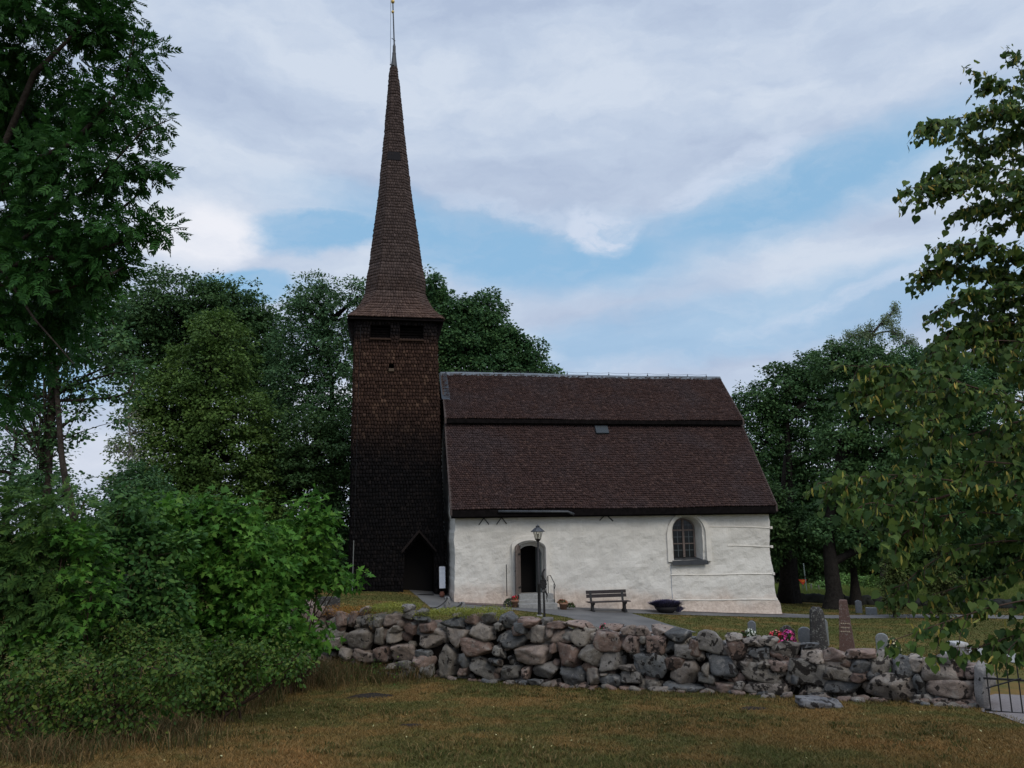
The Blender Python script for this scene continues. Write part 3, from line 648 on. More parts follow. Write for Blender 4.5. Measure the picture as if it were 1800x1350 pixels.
def tower_rows(strips):
    """one strip per course: lay the shingle with extra lap behind the next course"""
    rs = np.random.RandomState(5); Vs = []; Q = []; T = []; n = 0
    for j, (bl, br, tl, tr, nr) in enumerate(strips):
        nr = nr/np.linalg.norm(nr); wd = np.linalg.norm(br-bl); k = max(1, int(round(wd/.142)))
        c_ = (np.arange(k+1)+rs.uniform(-.5, .5)+rs.uniform(-.13, .13, k+1))/k; c_ = np.clip(np.concatenate([[0], c_, [1]]), 0, 1); a = c_[:-1, None]; b = c_[1:, None]; ok = ((b-a)[:, 0]*wd > .02); a = a[ok]; b = b[ok]; k = len(a)
        gp = .014/wd; th = .078*(1+rs.uniform(-.35, .45, (k, 1))); drop = np.array([0, 0, 1.])*rs.uniform(-.022, .012, (k, 1))
        l0 = bl+(br-bl)*(a+gp)+drop; r0 = bl+(br-bl)*(b-gp)+drop; l1 = tl+(tr-tl)*(a+gp)+(tl-bl)*.3; r1 = tl+(tr-tl)*(b-gp)+(tl-bl)*.3
        Vs.append(np.stack([l0+nr*th, r0+nr*th, r1+nr*.002, l1+nr*.002, l0, r0], 1).reshape(-1, 3)); base = n+6*np.arange(k)[:, None]
        Q += [base+[0, 1, 2, 3], base+[4, 5, 1, 0]]; T += [base+[0, 3, 4], base+[1, 5, 2]]; n += 6*k
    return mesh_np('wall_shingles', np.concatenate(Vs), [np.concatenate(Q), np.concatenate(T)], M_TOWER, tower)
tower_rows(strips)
for a, b_, c_, d_ in bell:
    k = MB(C0, CB); k.box(a-.03, b_+.03, t_f+.16, t_f+.42, c_-.07, c_+.0); k.build('opening_sill', mat('worn brown sill', (.042, .026, .019), .9, .08), tower)
    k = MB(C0, CB)
    for i in range(5): zz = c_+.05+i*(d_-c_-.05)/5; k.box(a, b_, t_f+.62, t_f+.68, zz, zz+.08, rot=('X', radians(25)))
    k.build('louvre', M_TAR, tower)
k = MB(C0, CB); k.box(ha-.02, hb+.02, t_f+.14, t_f+.30, hz0_-.14, hz0_-.0); k.build('hole_sill', mat('pale board', (.10, .075, .055), .85, .1), tower)
# porch gable boards over tower door
ap = onplane(737, 931, t_f-.35); lf = onplane(706, 968, t_f-.35); rt = onplane(767, 966, t_f-.35)
for A_, B_ in ((lf, ap), (ap, rt)):
    k = MB(C0, CB); V = [(A_[0], t, A_[1]+dz) for t in (t_f-.38, t_f+.25) for dz in (0, -.13)]+[(B_[0], t, B_[1]+dz) for t in (t_f-.38, t_f+.25) for dz in (0, -.13)]
    k.add(V, [(0, 1, 5, 4), (2, 6, 7, 3), (0, 4, 6, 2), (1, 3, 7, 5), (0, 2, 3, 1), (4, 5, 7, 6)]); k.build('door_hood', mat('worn brown board', lambda N: N.ramp(N.noise(pos(N), 6, 4, .6), [(.3, (.010, .008, .008)), (.7, (.022, .017, .016))]), .95, .08), tower)
k = MB(C0, CB); k.box(pd[0][0]+.03, pd[1][0]-.03, t_f+1.15, t_f+1.25, pd[0][1]-.3, pd[3][1]); k.build('tower_door', M_DARK, tower)
# bell hatches on the side walls, hinged at the foot and leaning out under the eaves
zh0, zh1 = onplane(690, 600, t_f+.3)[1], tzt-.05
for sg in (-1, 1):
    k = MB(C0, CB); x0 = topc+sg*(TW+.06); x1 = topc+sg*(TW+.38)
    V = [(x, t, z) for t in (HW-TW+.15, HW+TW-.15) for (x, z) in ((x0, zh0), (x0+sg*.05, zh0), (x1+sg*.05, zh1), (x1, zh1))]
    k.add(V, [(0, 1, 2, 3), (7, 6, 5, 4), (0, 4, 5, 1), (1, 5, 6, 2), (2, 6, 7, 3), (3, 7, 4, 0)])
    for t in (HW-TW+.15, HW+TW-.2): k.add([(x0, t, zh0), (x1, t, zh1), (x0, t, zh1), (x0, t+.05, zh0), (x1, t+.05, zh1), (x0, t+.05, zh1)], [(0, 1, 2), (5, 4, 3), (0, 3, 4, 1), (1, 4, 5, 2), (2, 5, 3, 0)])
    k.build('bell_hatch', M_TAR, tower)
# spire: (photo y, half width px, share of the front face)
prof = [(557, 84, 1.0), (550, 78, .90), (542, 70.5, .80), (533, 64, .72), (522, 58.5, .66), (510, 53.5, .62), (496, 49.5, .59), (473, 44.5, .57), (440, 40.5, .57), (413, 37, .57), (375, 31.5, .57), (340, 27, .57), (300, 23, .57), (276, 20.5, .57), (240, 16.7, .57), (207, 14, .57), (170, 10.6, .57), (138, 7.8, .57), (119, 6.0, .57)]
ring = []
for y, hw_, fr in prof:
    cx = 696-(557-y)*.0085; s0, z = onplane(cx-hw_, y, HW); s1, _ = onplane(cx+hw_, y, HW)
    if y > 500: s0, _ = onplane(cx-hw_, y, HW-2.0); s1, _ = onplane(cx+hw_, y, HW-2.0); z = onplane(cx, y, HW-min(2.3, (s1-s0)/2))[1]
    c_ = (s0+s1)/2; h_ = (s1-s0)/2; a = h_*fr
    ring.append([np.array([c_+x, HW+yy, z]) for x, yy in ((-a, -h_), (a, -h_), (h_, -a), (h_, a), (a, h_), (-a, h_), (-h_, a), (-h_, -a))])
zs = [r[0][2] for r in ring]
strips = []
for r0, r1 in zip(ring[:-1], ring[1:]):
    for k in range(8):
        a, b_, c_, d_ = r0[k], r0[(k+1) % 8], r1[k], r1[(k+1) % 8]
        nr = np.cross((b_-a) if np.linalg.norm(b_-a) > .02 else (d_-c_), c_-a)
        if np.linalg.norm(nr) < 1e-6: continue
        mid = (a+b_+c_+d_)/4; out = mid-np.array([topc, HW, mid[2]]); nr = nr*np.sign(nr @ out); strips.append((C0+CB @ a, C0+CB @ b_, C0+CB @ c_, C0+CB @ d_, CB @ nr))
shingles('spire_shingles', strips, .168, .135, M_SPIRE, tower, .045, 1.3, 9)
sp = MB(C0, CB); V = [v for r in ring for v in r]; V = [np.array([v[0], v[1], v[2]-.02]) for v in V]; k_ = len(ring)
sp.add(V, [(i*8+j, i*8+(j+1) % 8, (i+1)*8+(j+1) % 8, (i+1)*8+j) for i in range(k_-1) for j in range(8)]+[tuple(range(8)), tuple((k_-1)*8+j for j in range(8))]); sp.build('spire', M_TAR, tower)
# eaves box under the spire
eb = MB(C0, CB); r0 = ring[0]; x0, x1 = r0[0][0], r0[1][0]; hh = (x1-x0)/2; xm = (x0+x1)/2
eb.box(x0+.05, x1-.05, HW-hh+.05, HW+hh-.05, zs[0]-.14, zs[0]-.03); eb.build('eaves_box', M_TAR, tower)
s0, z = onplane(680, 281, HW-.6); s1, _ = onplane(705, 281, HW-.6); s2, z2 = onplane(682, 268, HW-.55); s3, _ = onplane(702.5, 268, HW-.55)
k = MB(C0, CB); k.add([(s0, HW-.72, z-.03), (s1, HW-.72, z-.03), (s3, HW-.66, z2+.02), (s2, HW-.66, z2+.02), (s0, HW-.3, z-.03), (s1, HW-.3, z-.03), (s3, HW-.3, z2+.02), (s2, HW-.3, z2+.02)], [(0, 1, 2, 3), (4, 7, 6, 5), (0, 4, 5, 1), (1, 5, 6, 2), (2, 6, 7, 3), (3, 7, 4, 0)]); k.build('spire_hatch', mat('dark hatch boards', (.022, .021, .023), .95, .05), tower)
def sz(px, py): return onplane(px, py, HW)
k = MB(C0, CB); x, z = sz(692.5, 120); tip = [(sz(692.3, y)[1]-0, abs(sz(692+h_, y)[0]-sz(692, y)[0])) for y, h_ in ((119, 6.3), (108, 4.8), (98, 3.6), (94, 3.6), (92, 3), (82, 2.8), (76, 1.2))]
k.lathe([(r, zz) for zz, r in tip], (x, HW, 0), 8, a0=pi/8); k.build('spire_cap', M_DZINC, tower)
k = MB(C0, CB); z0 = sz(692, 80)[1]; z9 = sz(690, -28)[1]; x9 = sz(689.5, -28)[0]; k.tube([(x, HW, z0), (x9, HW, z9)], [.045, .03], 6); k.build('finial_rod', M_DZINC, tower)
M_GOLD = mat('gilded metal', (.55, .38, .12), .35, .6, .8)
for y, rr in ((21, .085), (3, .11)):
    xx, zz = sz(690.5, y); k = MB(C0, CB); k.lathe([(.01, -rr), (rr*.6, -rr*.8), (rr, 0), (rr*.6, rr*.8), (.01, rr)], (xx, HW, zz), 10); k.build('gilded_ball', M_GOLD, tower, True)
xx, zz = sz(690, -16); k = MB(C0, CB); k.prism([(xx-.45, zz-.1), (xx-.1, zz-.18), (xx+.35, zz-.1), (xx+.5, zz+.25), (xx+.2, zz+.1), (xx-.1, zz+.05), (xx-.3, zz+.3), (xx-.45, zz+.15)], HW-.02, HW+.02); k.build('weathercock', M_GOLD, tower)
k = MB(C0, CB); a = sz(687, 0); b_ = sz(686, 118); k.tube([(a[0], HW-.1, a[1]+1), (a[0], HW-.1, a[1]), (b_[0], HW-.25, b_[1])], .012, 5); k.box(b_[0]-.03, b_[0]+.2, HW-.27, HW-.2, b_[1]-.02, b_[1]+.02)
k.tube([(sz(688.5, 68)[0], HW, sz(688, 67)[1]), (sz(695, 72)[0], HW, sz(694, 72)[1])], .02, 5); k.build('lightning_wire', M_DZINC, tower)
s, z = onplane(634, 570, t_f+.2); s2, z2 = onplane(622, 950, t_f); s3, z3 = onplane(619.5, 1035, t_f)
k = MB(C0, CB); k.tube([(s, front_t(z)-.08, z), (s2, front_t(z2)-.08, z2)], .008, 5); k.build('lightning_wire', M_IRON, tower)
k = MB(C0, CB); k.tube([(s2, t_f-.12, z2), (s3, t_f-.16, z3-.1)], .022, 6); k.build('wire_cover', mat('pale pole', (.16, .165, .16), .6, .3), tower)
# things by the tower door
s0, z0 = onplane(772.5, 1030, t_f-.35); s1, z1 = onplane(782, 996, t_f-.35)
k = MB(C0+CB @ np.array([s0, t_f-.45, z0-.1]), CB @ np.array(Matrix.Rotation(radians(-9), 3, 'X'))); ww_ = .26; hh_ = z1-z0+.1
k.prism([(0, 0), (ww_, 0), (ww_-.02, hh_), (.02, hh_)], 0, .035); k.box(-.01, .02, -.02, .05, 0, hh_); k.box(ww_-.03, ww_, -.02, .05, 0, hh_); k.box(0, ww_-.02, -.015, .045, hh_-.04, hh_+.02)
tag(k.build('board', mat('white painted board', lambda N: N.ramp(N.noise(pos(N), 5, 4, .6), [(.3, (.62, .64, .70)), (.7, (.78, .80, .85))]), .6, .3)), 'narrow white board leaning upright between tower door and white wall', 'board')
g_ = W(onplane(777, 1033, t_f-.9)[0], t_f-.9, 0); g_[2] = gz(g_[0], g_[1])
t = thing('clay_jar', g_, 'small reddish clay jar at the foot of the white board', 'jar'); k = MB(g_); k.lathe([(.06, 0), (.11, .08), (.12, .16), (.08, .23), (.085, .25), (.06, .25), (.05, .1)], (0, 0, 0), 14); k.build('jar', mat('terracotta dark', (.16, .07, .05), .8, .2), t, True)
g_ = W(onplane(745, 1036, t_f-.5)[0], t_f-.55, 0); g_[2] = gz(g_[0], g_[1])
k = MB(g_, CB)
for i in range(9): k.box(-.42, .42, -.2+i*.05, -.185+i*.05, .015, .04)
k.box(-.44, -.42, -.22, .24, .01, .045); k.box(.42, .44, -.22, .24, .01, .045); tag(k.build('foot_grate', M_IRON), 'dark iron foot grate in front of the tower door', 'grate')

# ================================================================== paths (sheets on the ground)
tag(sheet('path', [(712, 1034), (735, 1050), (758, 1070), (770, 1077), (850, 1073.5), (905, 1073), (960, 1079), (1000, 1086), (1040, 1099), (1075, 1116)],
      [(789, 1034), (797, 1046), (812, 1058), (830, 1062), (870, 1060), (930, 1056), (1000, 1058), (1105, 1077), (1150, 1090), (1225, 1112)], M_PATH), 'grey asphalt path from the tower door past the church steps', kind='structure')
tag(sheet('path', [(1000, 1060), (1130, 1068), (1250, 1072), (1362, 1078), (1450, 1082), (1560, 1081), (1720, 1081), (1800, 1083)], [(1000, 1076), (1108, 1078.5), (1180, 1081), (1365, 1085.5), (1450, 1087.5), (1560, 1087), (1720, 1087), (1800, 1089)], M_PATH, .016), 'narrow grey path along the east part of the church wall', kind='structure')
tag(sheet('path', [(1722, 1228), (1750, 1222), (1800, 1224), (1880, 1226)], [(1726, 1252), (1752, 1258), (1800, 1275), (1890, 1300)], mat('pale gravel path', lambda N: [N.ramp(N.noise(pos(N), 25, 5, .75), [(.3, (.12, .105, .105)), (.7, (.25, .225, .22))]), N.noise(pos(N), 60, 3, .7)], .95, .2, bump=(.5, .01)), .014), 'pale gravel path passing through the iron gate', kind='structure')
tag(sheet('path', [(1655, 1141), (1700, 1136), (1760, 1146), (1850, 1160)], [(1658, 1150), (1700, 1150), (1760, 1162), (1850, 1180)], M_STONE, .014), 'pale stone-edged path among the graves on the right', kind='structure')
# ================================================================== dry stone churchyard wall
STONES = [(540,1083,567,1105),(546,1073,564,1085),(568,1072,577,1088),(584,1076,604,1101),(604,1077,629,1103),(629,1082,647,1101),(626,1067,646,1080),(600,1106,655,1142),(588,1137,616,1159),(562,1106,600,1122),(667,1079,706,1100),(694,1064,720,1077),(701,1075,723,1090),(722,1072,745,1085),(719,1085,752,1094),(791,1079,801,1086),(807,1080,836,1098),(768,1087,814,1108),(704,1094,728,1116),(729,1092,762,1113),(678,1100,702,1112),(671,1105,706,1131),(719,1112,775,1140),(773,1107,820,1137),(820,1098,863,1129),(682,1134,728,1162),(728,1143,753,1157),(720,1152,757,1179),(760,1138,800,1192),(799,1123,863,1154),(800,1150,823,1174),(802,1174,820,1188),(824,1156,869,1193),(740,1170,760,1191),(699,1172,740,1193),(678,1167,701,1179),(851,1157,877,1166),(864,1137,883,1158),(872,1171,911,1199),(838,1079,868,1098),(864,1093,880,1110),(867,1079,898,1108),(861,1110,921,1139),(899,1094,921,1115),(904,1087,943,1105),(922,1101,960,1135),(945,1088,960,1100),(953,1101,970,1121),(955,1094,990,1107),(964,1107,997,1132),(997,1105,1038,1137),(987,1094,1035,1106),(1040,1113,1088,1145),(1048,1099,1088,1113),(1090,1118,1121,1148),(1088,1101,1114,1117),(1113,1102,1139,1119),(1140,1102,1174,1121),(1121,1119,1137,1135),(1130,1120,1169,1151),(1168,1108,1210,1134),(1223,1111,1276,1150),(1178,1132,1222,1161),(1208,1127,1229,1155),(880,1133,969,1167),(973,1133,1015,1176),(964,1132,974,1148),(1018,1137,1057,1172),(1053,1146,1098,1183),(1113,1149,1175,1190),(1175,1160,1233,1204),(1243,1152,1296,1200),(1167,1156,1202,1177),(912,1171,928,1194),(928,1166,976,1192),(930,1194,954,1207),(981,1174,1025,1209),(1026,1176,1053,1203),(1051,1187,1092,1210),(1091,1178,1126,1205),(1136,1198,1163,1220),(1166,1203,1234,1222),(1226,1187,1257,1209),(1232,1168,1245,1190),(1254,1205,1300,1223),(1091,1208,1139,1221),(1087,1170,1116,1180),(1018,1202,1048,1213),(955,1196,982,1210),(1275,1125,1314,1160),(1273,1116,1300,1133),(1300,1122,1337,1139),(1333,1122,1364,1137),(1316,1136,1357,1162),(1357,1131,1405,1165),(1405,1134,1436,1143),(1408,1141,1447,1168),(1445,1141,1489,1169),(1294,1162,1315,1178),(1300,1167,1378,1200),(1322,1164,1354,1176),(1350,1163,1389,1185),(1382,1162,1451,1206),(1445,1168,1494,1198),(1454,1196,1514,1231),(1310,1200,1388,1221),(1405,1206,1457,1228),(1519,1187,1605,1238),(1494,1159,1533,1188),(1533,1149,1572,1187),(1573,1158,1608,1197),(1488,1145,1536,1160),(1291,1199,1310,1214),(1596,1155,1621,1182),(1610,1163,1679,1199),(1643,1154,1674,1169),(1671,1164,1697,1200),(1607,1188,1628,1225),(1626,1198,1719,1231),(1610,1223,1638,1239),(1643,1230,1720,1250),(500,1085,540,1112),(505,1112,562,1145),(560,1122,600,1140),(616,1142,660,1166),(655,1104,672,1136),(648,1084,668,1104),(655,1136,684,1164),(700,1162,722,1174),(1697,1172,1720,1198),(862,1160,880,1172),(1053,1183,1066,1190),(1388,1186,1404,1204),(1494,1186,1520,1200)]
def wall_d(px):
    """distance of the wall's near face"""
    return float(np.interp(px, [380, 560, 700, 1000, 1300, 1500, 1720, 1800], [19.2, 18.2, 17.5, 15.6, 14.25, 13.4, 12.55, 12.2]))
def icos(level):
    bm = bmesh.new(); bmesh.ops.create_icosphere(bm, subdivisions=level, radius=1); V = np.array([v.co[:] for v in bm.verts]); F = np.array([[v.index for v in f.verts] for f in bm.faces]); bm.free(); return V, F
ICO = {k: icos(k) for k in (2, 3, 4)}
def rock_shape(rs, level, p=24):
    D, F = ICO[level]; n = 11
    nm = rs.randn(n, 3); nm /= np.linalg.norm(nm, axis=1)[:, None]
    ax = np.array([[1, 0, 0], [-1, 0, 0], [0, 1, 0], [0, -1, 0], [0, 0, 1], [0, 0, -1]], float)+rs.randn(6, 3)*.22; ax /= np.linalg.norm(ax, axis=1)[:, None]
    nm = np.concatenate([nm, ax]); d = np.concatenate([rs.uniform(.76, 1.1, n), rs.uniform(.68, .86, 6)])
    q = np.maximum(D @ nm.T, 0)/d; r = (q**p).sum(1)**(-1/p)
    ph = rs.uniform(0, 6, 9); r = r*(1+.022*np.sin(D[:, 2]*23+3*np.sin(D[:, 0]*11+ph[6]))*np.sin(D[:, 0]*19+ph[7])+.030*np.sin(D[:, 0]*5+ph[0]+2*np.sin(D[:, 1]*4+ph[1]))+.022*np.sin(D[:, 2]*9+ph[2])*np.sin(D[:, 0]*8+ph[3])+.012*np.sin(D[:, 1]*17+ph[4])*np.sin(D[:, 2]*15+D[:, 0]*9+ph[5]))
    V = D*r[:, None]; V = V-(V.max(0)+V.min(0))/2; V = V/((V.max(0)-V.min(0))/2); return V, F
class Rocks:
    def __init__(s): s.V = []; s.F = []; s.C = []; s.n = 0
    def add(s, rs, c, half, B, level=3, col=None, rot=0.0, p=24):
        V, F = rock_shape(rs, level, p)
        V = V*np.array(half)
        if rot: V = V @ np.array(Matrix.Rotation(rot, 3, 'Y')).T
        V = V @ B.T+c; s.V.append(V); s.F.append(F+s.n); s.n += len(V); s.C.append(np.tile(col, (len(V), 1)))
    def build(s, name, m, parent=None):
        o = mesh_np(name, np.concatenate(s.V), np.concatenate(s.F), m, parent, True); C = np.concatenate(s.C); at = o.data.color_attributes.new('stone_tint', 'FLOAT_COLOR', 'POINT')
        at.data.foreach_set('color', np.concatenate([C, np.ones((len(C), 1))], 1).astype(np.float32).ravel()); return o
def m_fieldstone(N):
    p = pos(N); t = N('ShaderNodeVertexColor', dict(layer_name='stone_tint')).outputs[0]
    a = N.noise(p, 5, 6, .7, .6); f = N.noise(p, 40, 4, .75); v = N.noise(p, 8, 4, .55, .25); w_ = N.noise(p, 7.5, 6, .68, .3)
    c = N.mix(1.0, t, N.ramp(a, [(.3, (.50, .50, .51)), (.7, (1.15, 1.13, 1.08))]), 'MULTIPLY')
    c = N.mix(N.maprange(f, .35, .65, 0, .35), c, N.mix(1.0, c, (1.7, 1.65, 1.6), 'MULTIPLY'))
    c = N.mix(N.maprange(w_, .53, .63, 0, .5), c, (.29, .27, .245))           # pale crust lichen
    sx = N('ShaderNodeSeparateXYZ', None, i0=p).outputs[0]; big = N.noise(p, 1.1, 3, .5)
    th = N.math('SUBTRACT', N.maprange(sx, -1, 6, .60, .555, False), N.math('MULTIPLY', N.math('SUBTRACT', big, .5), .35))
    sp = N.maprange(N.math('SUBTRACT', v, th), 0, .035, 0, .9)
    c = N.mix(sp, c, (.016, .013, .012))         # dark lichen spots, thicker towards the gate
    return [c, N.math('ADD', a, N.math('MULTIPLY', f, .5))]
M_FIELD = mat('lichened fieldstone', m_fieldstone, .92, .2, bump=(1.0, .04))
PAL = [(.190, .140, .120), (.215, .165, .145), (.165, .158, .150), (.115, .122, .128), (.19, .175, .155), (.205, .185, .165), (.150, .108, .092), (.15, .145, .135), (.225, .20, .18), (.095, .10, .105), (.20, .165, .145)]
PAL = [tuple(q*k for q, k in zip(c_, (1.30, 1.28, 1.28))) for c_ in PAL]
rs = np.random.RandomState(21)
wall_ground = lambda px: G(px, np.interp(px, [380, 560, 700, 1000, 1300, 1500, 1720], [1188, 1186, 1195, 1213, 1222, 1232, 1248]))
fieldwall = thing('stone_wall', [*P(1000, 1210, 15.6)[:2], gz(*P(1000, 1210, 15.6)[:2])], 'long dry stone churchyard wall of lichened pink and grey fieldstones', 'wall')
def wall_basis(px):
    a = P(px-40, 1150, wall_d(px-40)); b_ = P(px+40, 1150, wall_d(px+40)); e = (b_-a)[:2]; e /= np.linalg.norm(e); return np.array([[e[0], -e[1], 0], [e[1], e[0], 0], [0, 0, 1.0]])
R_ = Rocks()
for (x0, y0, x1, y1) in STONES:
    cx = (x0+x1)/2; d = wall_d(cx); B = wall_basis(cx); pc = P(cx, (y0+y1)/2, d); wx = (x1-x0)/2/FPX*d*1.08; hz_ = (y1-y0)/2/FPX*d*1.06
    dep = min(.42 if y0 > np.interp(cx, [560, 640, 780, 850, 950, 1200, 1400, 1600, 1720], [1078, 1068, 1088, 1080, 1092, 1108, 1134, 1152, 1170])+16 else .2, max(.16, (wx+hz_)*.55*rs.uniform(.9, 1.25))); inset = rs.uniform(-.03, .06)
    # the lower courses stand a little proud of the upper ones
    y_top = np.interp(cx, [560, 700, 900, 1100, 1300, 1500, 1720], [1072, 1066, 1082, 1100, 1122, 1140, 1160]); lean = (cx*0+((y0+y1)/2-y_top))/FPX*d*.12
    c_ = pc+B[:, 1]*(dep+inset-lean+.05); col = np.array(PAL[rs.randint(len(PAL))])*rs.uniform(.62, 1.1)
    R_.add(rs, c_, (wx, dep, hz_), B, 4 if wx > .12 else 3, col, rs.uniform(-.10, .10), rs.choice([30, 50, 80]))
top_y = lambda px: np.interp(px, [380, 560, 640, 700, 780, 850, 950, 1050, 1200, 1300, 1400, 1500, 1600, 1700, 1720], [1085, 1078, 1068, 1068, 1088, 1080, 1092, 1100, 1108, 1122, 1134, 1145, 1152, 1163, 1170])
bot_y = lambda px: np.interp(px, [380, 560, 700, 1000, 1300, 1500, 1720], [1195, 1192, 1197, 1214, 1226, 1235, 1250])
def solid(px, py): return any(x0 < px < x1 and y0 < py < y1 for x0, y0, x1, y1 in STONES)
# small packing stones in the joints, then the rough top and the far face
for i in range(700):
    px = rs.uniform(400, 1718); t_, b2 = top_y(px)+20, bot_y(px); py = rs.uniform(t_, b2)
    d = wall_d(px); s_ = rs.uniform(.05, .14); B = wall_basis(px)
    if solid(px, py) and rs.rand() < .8 and px > 560: continue
    R_.add(rs, P(px, py, d)+B[:, 1]*rs.uniform(.18, .30), (s_*rs.uniform(1, 1.6), .12, s_), B, 2, np.array(PAL[rs.randint(len(PAL))])*.8, rs.uniform(-.5, .5))
for i in range(300):
    px = rs.uniform(400, 1715); d = wall_d(px); B = wall_basis(px); s_ = rs.uniform(.10, .25); R_.add(rs, P(px, top_y(px)+rs.uniform(5, 12)+s_*68, d+rs.uniform(.3, .95)), (s_*1.3, s_*1.1, s_*.65), B, 3 if s_ > .15 else 2, np.array(PAL[rs.randint(len(PAL))]), rs.uniform(-.3, .3))
for i in range(200):
    px = rs.uniform(420, 1700); d = wall_d(px); B = wall_basis(px); s_ = rs.uniform(.12, .24); py = rs.uniform(top_y(px)+8+s_*95, bot_y(px)-4); R_.add(rs, P(px, py, d+1.0), (s_*1.3, .2, s_), B, 2, np.array(PAL[rs.randint(len(PAL))]), rs.uniform(-.3, .3))
for i in range(60):      # hidden stretch behind the shrubs
    px = rs.uniform(380, 560); d = wall_d(px); B = wall_basis(px); py = rs.uniform(1082, 1185); s_ = rs.uniform(.18, .36); R_.add(rs, P(px, py, d)+B[:, 1]*.25, (s_*1.3, .28, s_), B, 3, np.array(PAL[rs.randint(len(PAL))]), rs.uniform(-.2, .2))
for i in range(75):     # rubble along the foot
    px = rs.uniform(640, 1715); d = wall_d(px)-rs.uniform(-.12, .25)*rs.rand(); B = wall_basis(px); s_ = rs.uniform(.03, .09); q = P(px, bot_y(px)-2, d); q[2] = gz(q[0], q[1])+s_*.2; R_.add(rs, q, (s_*1.7, s_*1.2, s_*.8), B, 2, np.array(PAL[rs.randint(len(PAL))])*.8, rs.uniform(-.4, .4))
R_.build('stones', M_FIELD, fieldwall)
k = MB(); xs = list(range(400, 1721, 40)); F0 = []; V0 = []
for px in xs:
    d = wall_d(px); B = wall_basis(px); a = P(px, top_y(px)+24, d); b_ = P(px, bot_y(px)+6, d)
    for q, off in ((b_, .30), (a, .30), (a, .92), (b_, .92)): V0.append(q+B[:, 1]*off)
for i in range(len(xs)-1):
    for j in range(4): F0.append((i*4+j, i*4+(j+1) % 4, (i+1)*4+(j+1) % 4, (i+1)*4+j))
F0 += [(0, 1, 2, 3), tuple((len(xs)-1)*4+j for j in (3, 2, 1, 0))]
k.add(V0, F0); k.build('core', mat('soil and rubble', (.014, .011, .009), .95, .05), fieldwall)

def rock_thing(px, py, w, h, dep, label, name='stone', cat='stone', col=(.15, .15, .15), level=4, sink=.4, lift=0):
    g = G(px, py); r = Rocks(); r.add(np.random.RandomState(int(px)), g+np.array([0, 0, h*(1-2*sink)+lift]), (w, dep, h), np.eye(3), level, np.array(col), .05); o = r.build(name, M_FIELD); return tag(o, label, cat)
rock_thing(1438, 1243, .34, .10, .26, 'flat grey stone set in the lawn just below the churchyard wall', 'flat_stone', 'stone', (.17, .17, .18), sink=.28)
rock_thing(1508, 1234, .05, .04, .05, 'small pale stone in the grass at the foot of the wall', 'pebble', 'stone', (.4, .4, .38), 3)
# drain cover patches and bare soil in the lawn
def patchobj(px, py, rx, ry, name, label, m, kind='structure'):
    g = G(px, py); n = 40; V = [g+np.array([0, 0, .02])]; rr = np.random.RandomState(px)
    for ring_ in (.5, 1.0):
        for j in range(n):
            a = 2*pi*j/n; q = 1+.16*sin(a*3+px)+.10*sin(a*5+1)+.05*rr.randn(); x = g[0]+rx*ring_*cos(a)*q; y = g[1]+ry*ring_*sin(a)*q; V.append([x, y, gz(x, y)+(.022 if ring_ < 1 else -.02)])
    F = [(0, 1+j, 1+(j+1) % n) for j in range(n)]; F4 = [(1+j, 1+n+j, 1+n+(j+1) % n, 1+(j+1) % n) for j in range(n)]
    return tag(mesh_np(name, V, [F, F4], m, None, True), label, kind=kind)
M_SOIL = mat('bare dark soil', lambda N: [N.ramp(N.noise(pos(N), 18, 5, .7), [(.3, (.014, .012, .011)), (.7, (.045, .037, .033))]), N.noise(pos(N), 25, 4, .7)], .95, .1, bump=(1, .03))
patchobj(650, 1224, .55, .42, 'bare_soil', 'dark bare soil patch in the lawn below the left part of the wall', M_SOIL)
patchobj(722, 1276, .20, .14, 'bare_soil', 'small dark bare soil patch in the middle of the lawn', M_SOIL)
patchobj(1322, 1246, .28, .20, 'bare_soil', 'grey bare soil patch in the lawn below the right part of the wall', M_SOIL)

# ================================================================== gate, its stone posts
M_GRAN = mat('grey granite', lambda N: [N.mix(N.maprange(N.noise(pos(N), 12, 4, .65, 1), .56, .62, 0, .85), N.ramp(N.noise(pos(N), 30, 5, .75), [(.3, (.13, .13, .135)), (.7, (.25, .245, .24))]), (.028, .026, .026)), N.noise(pos(N), 18, 4, .7)], .9, .2, bump=(.6, .015))
g = P(1733, 1252, 12.5); g[2] = gz(g[0], g[1]); t = thing('gate_post', g, 'narrow weathered grey granite post between the stone wall and the iron gate', 'gate post', 'granite gate posts')
r = Rocks(); hh = P(1733, 1166, 12.5)[2]-g[2]; r.add(np.random.RandomState(3), g+np.array([0, 0, hh/2-.06]), (.085, .12, hh/2+.1), np.eye(3), 4, np.array((.26, .25, .25)), .04, 24); r.build('shaft', M_FIELD, t)
g = P(1690, 1185, 14.6); g[2] = gz(g[0], g[1]); t = thing('gate_post', g, 'square stone post with pale lichened top standing behind the right end of the wall', 'gate post', 'granite gate posts')
zt = P(1690, 1131, 14.6)[2]; k = MB(g); k.box(-.12, .12, -.13, .15, -.1, zt-g[2]-.05, bev=.02); k.build('shaft', M_GRAN, t); k = MB(g); k.box(-.125, .125, -.135, .155, zt-g[2]-.055, zt-g[2]+.03, bev=.03); k.build('cap', mat('pale lichened top', lambda N: N.ramp(N.noise(pos(N), 20, 5, .7), [(.3, (.30, .30, .30)), (.7, (.48, .47, .46))]), .9, .2), t)
gd = 12.1; ga = P(1738, 1250, gd); gb = P(1905, 1262, 11.6); e = gb-ga; gl_ = np.linalg.norm(e[:2]); e = np.array([e[0], e[1], 0])/gl_; BG = np.stack([e, np.array([-e[1], e[0], 0]), [0, 0, 1]], 1)
zb_ = ga[2]; gate = thing('iron_gate', ga, 'black wrought iron gate of upright bars beside the right end of the stone wall', 'gate')
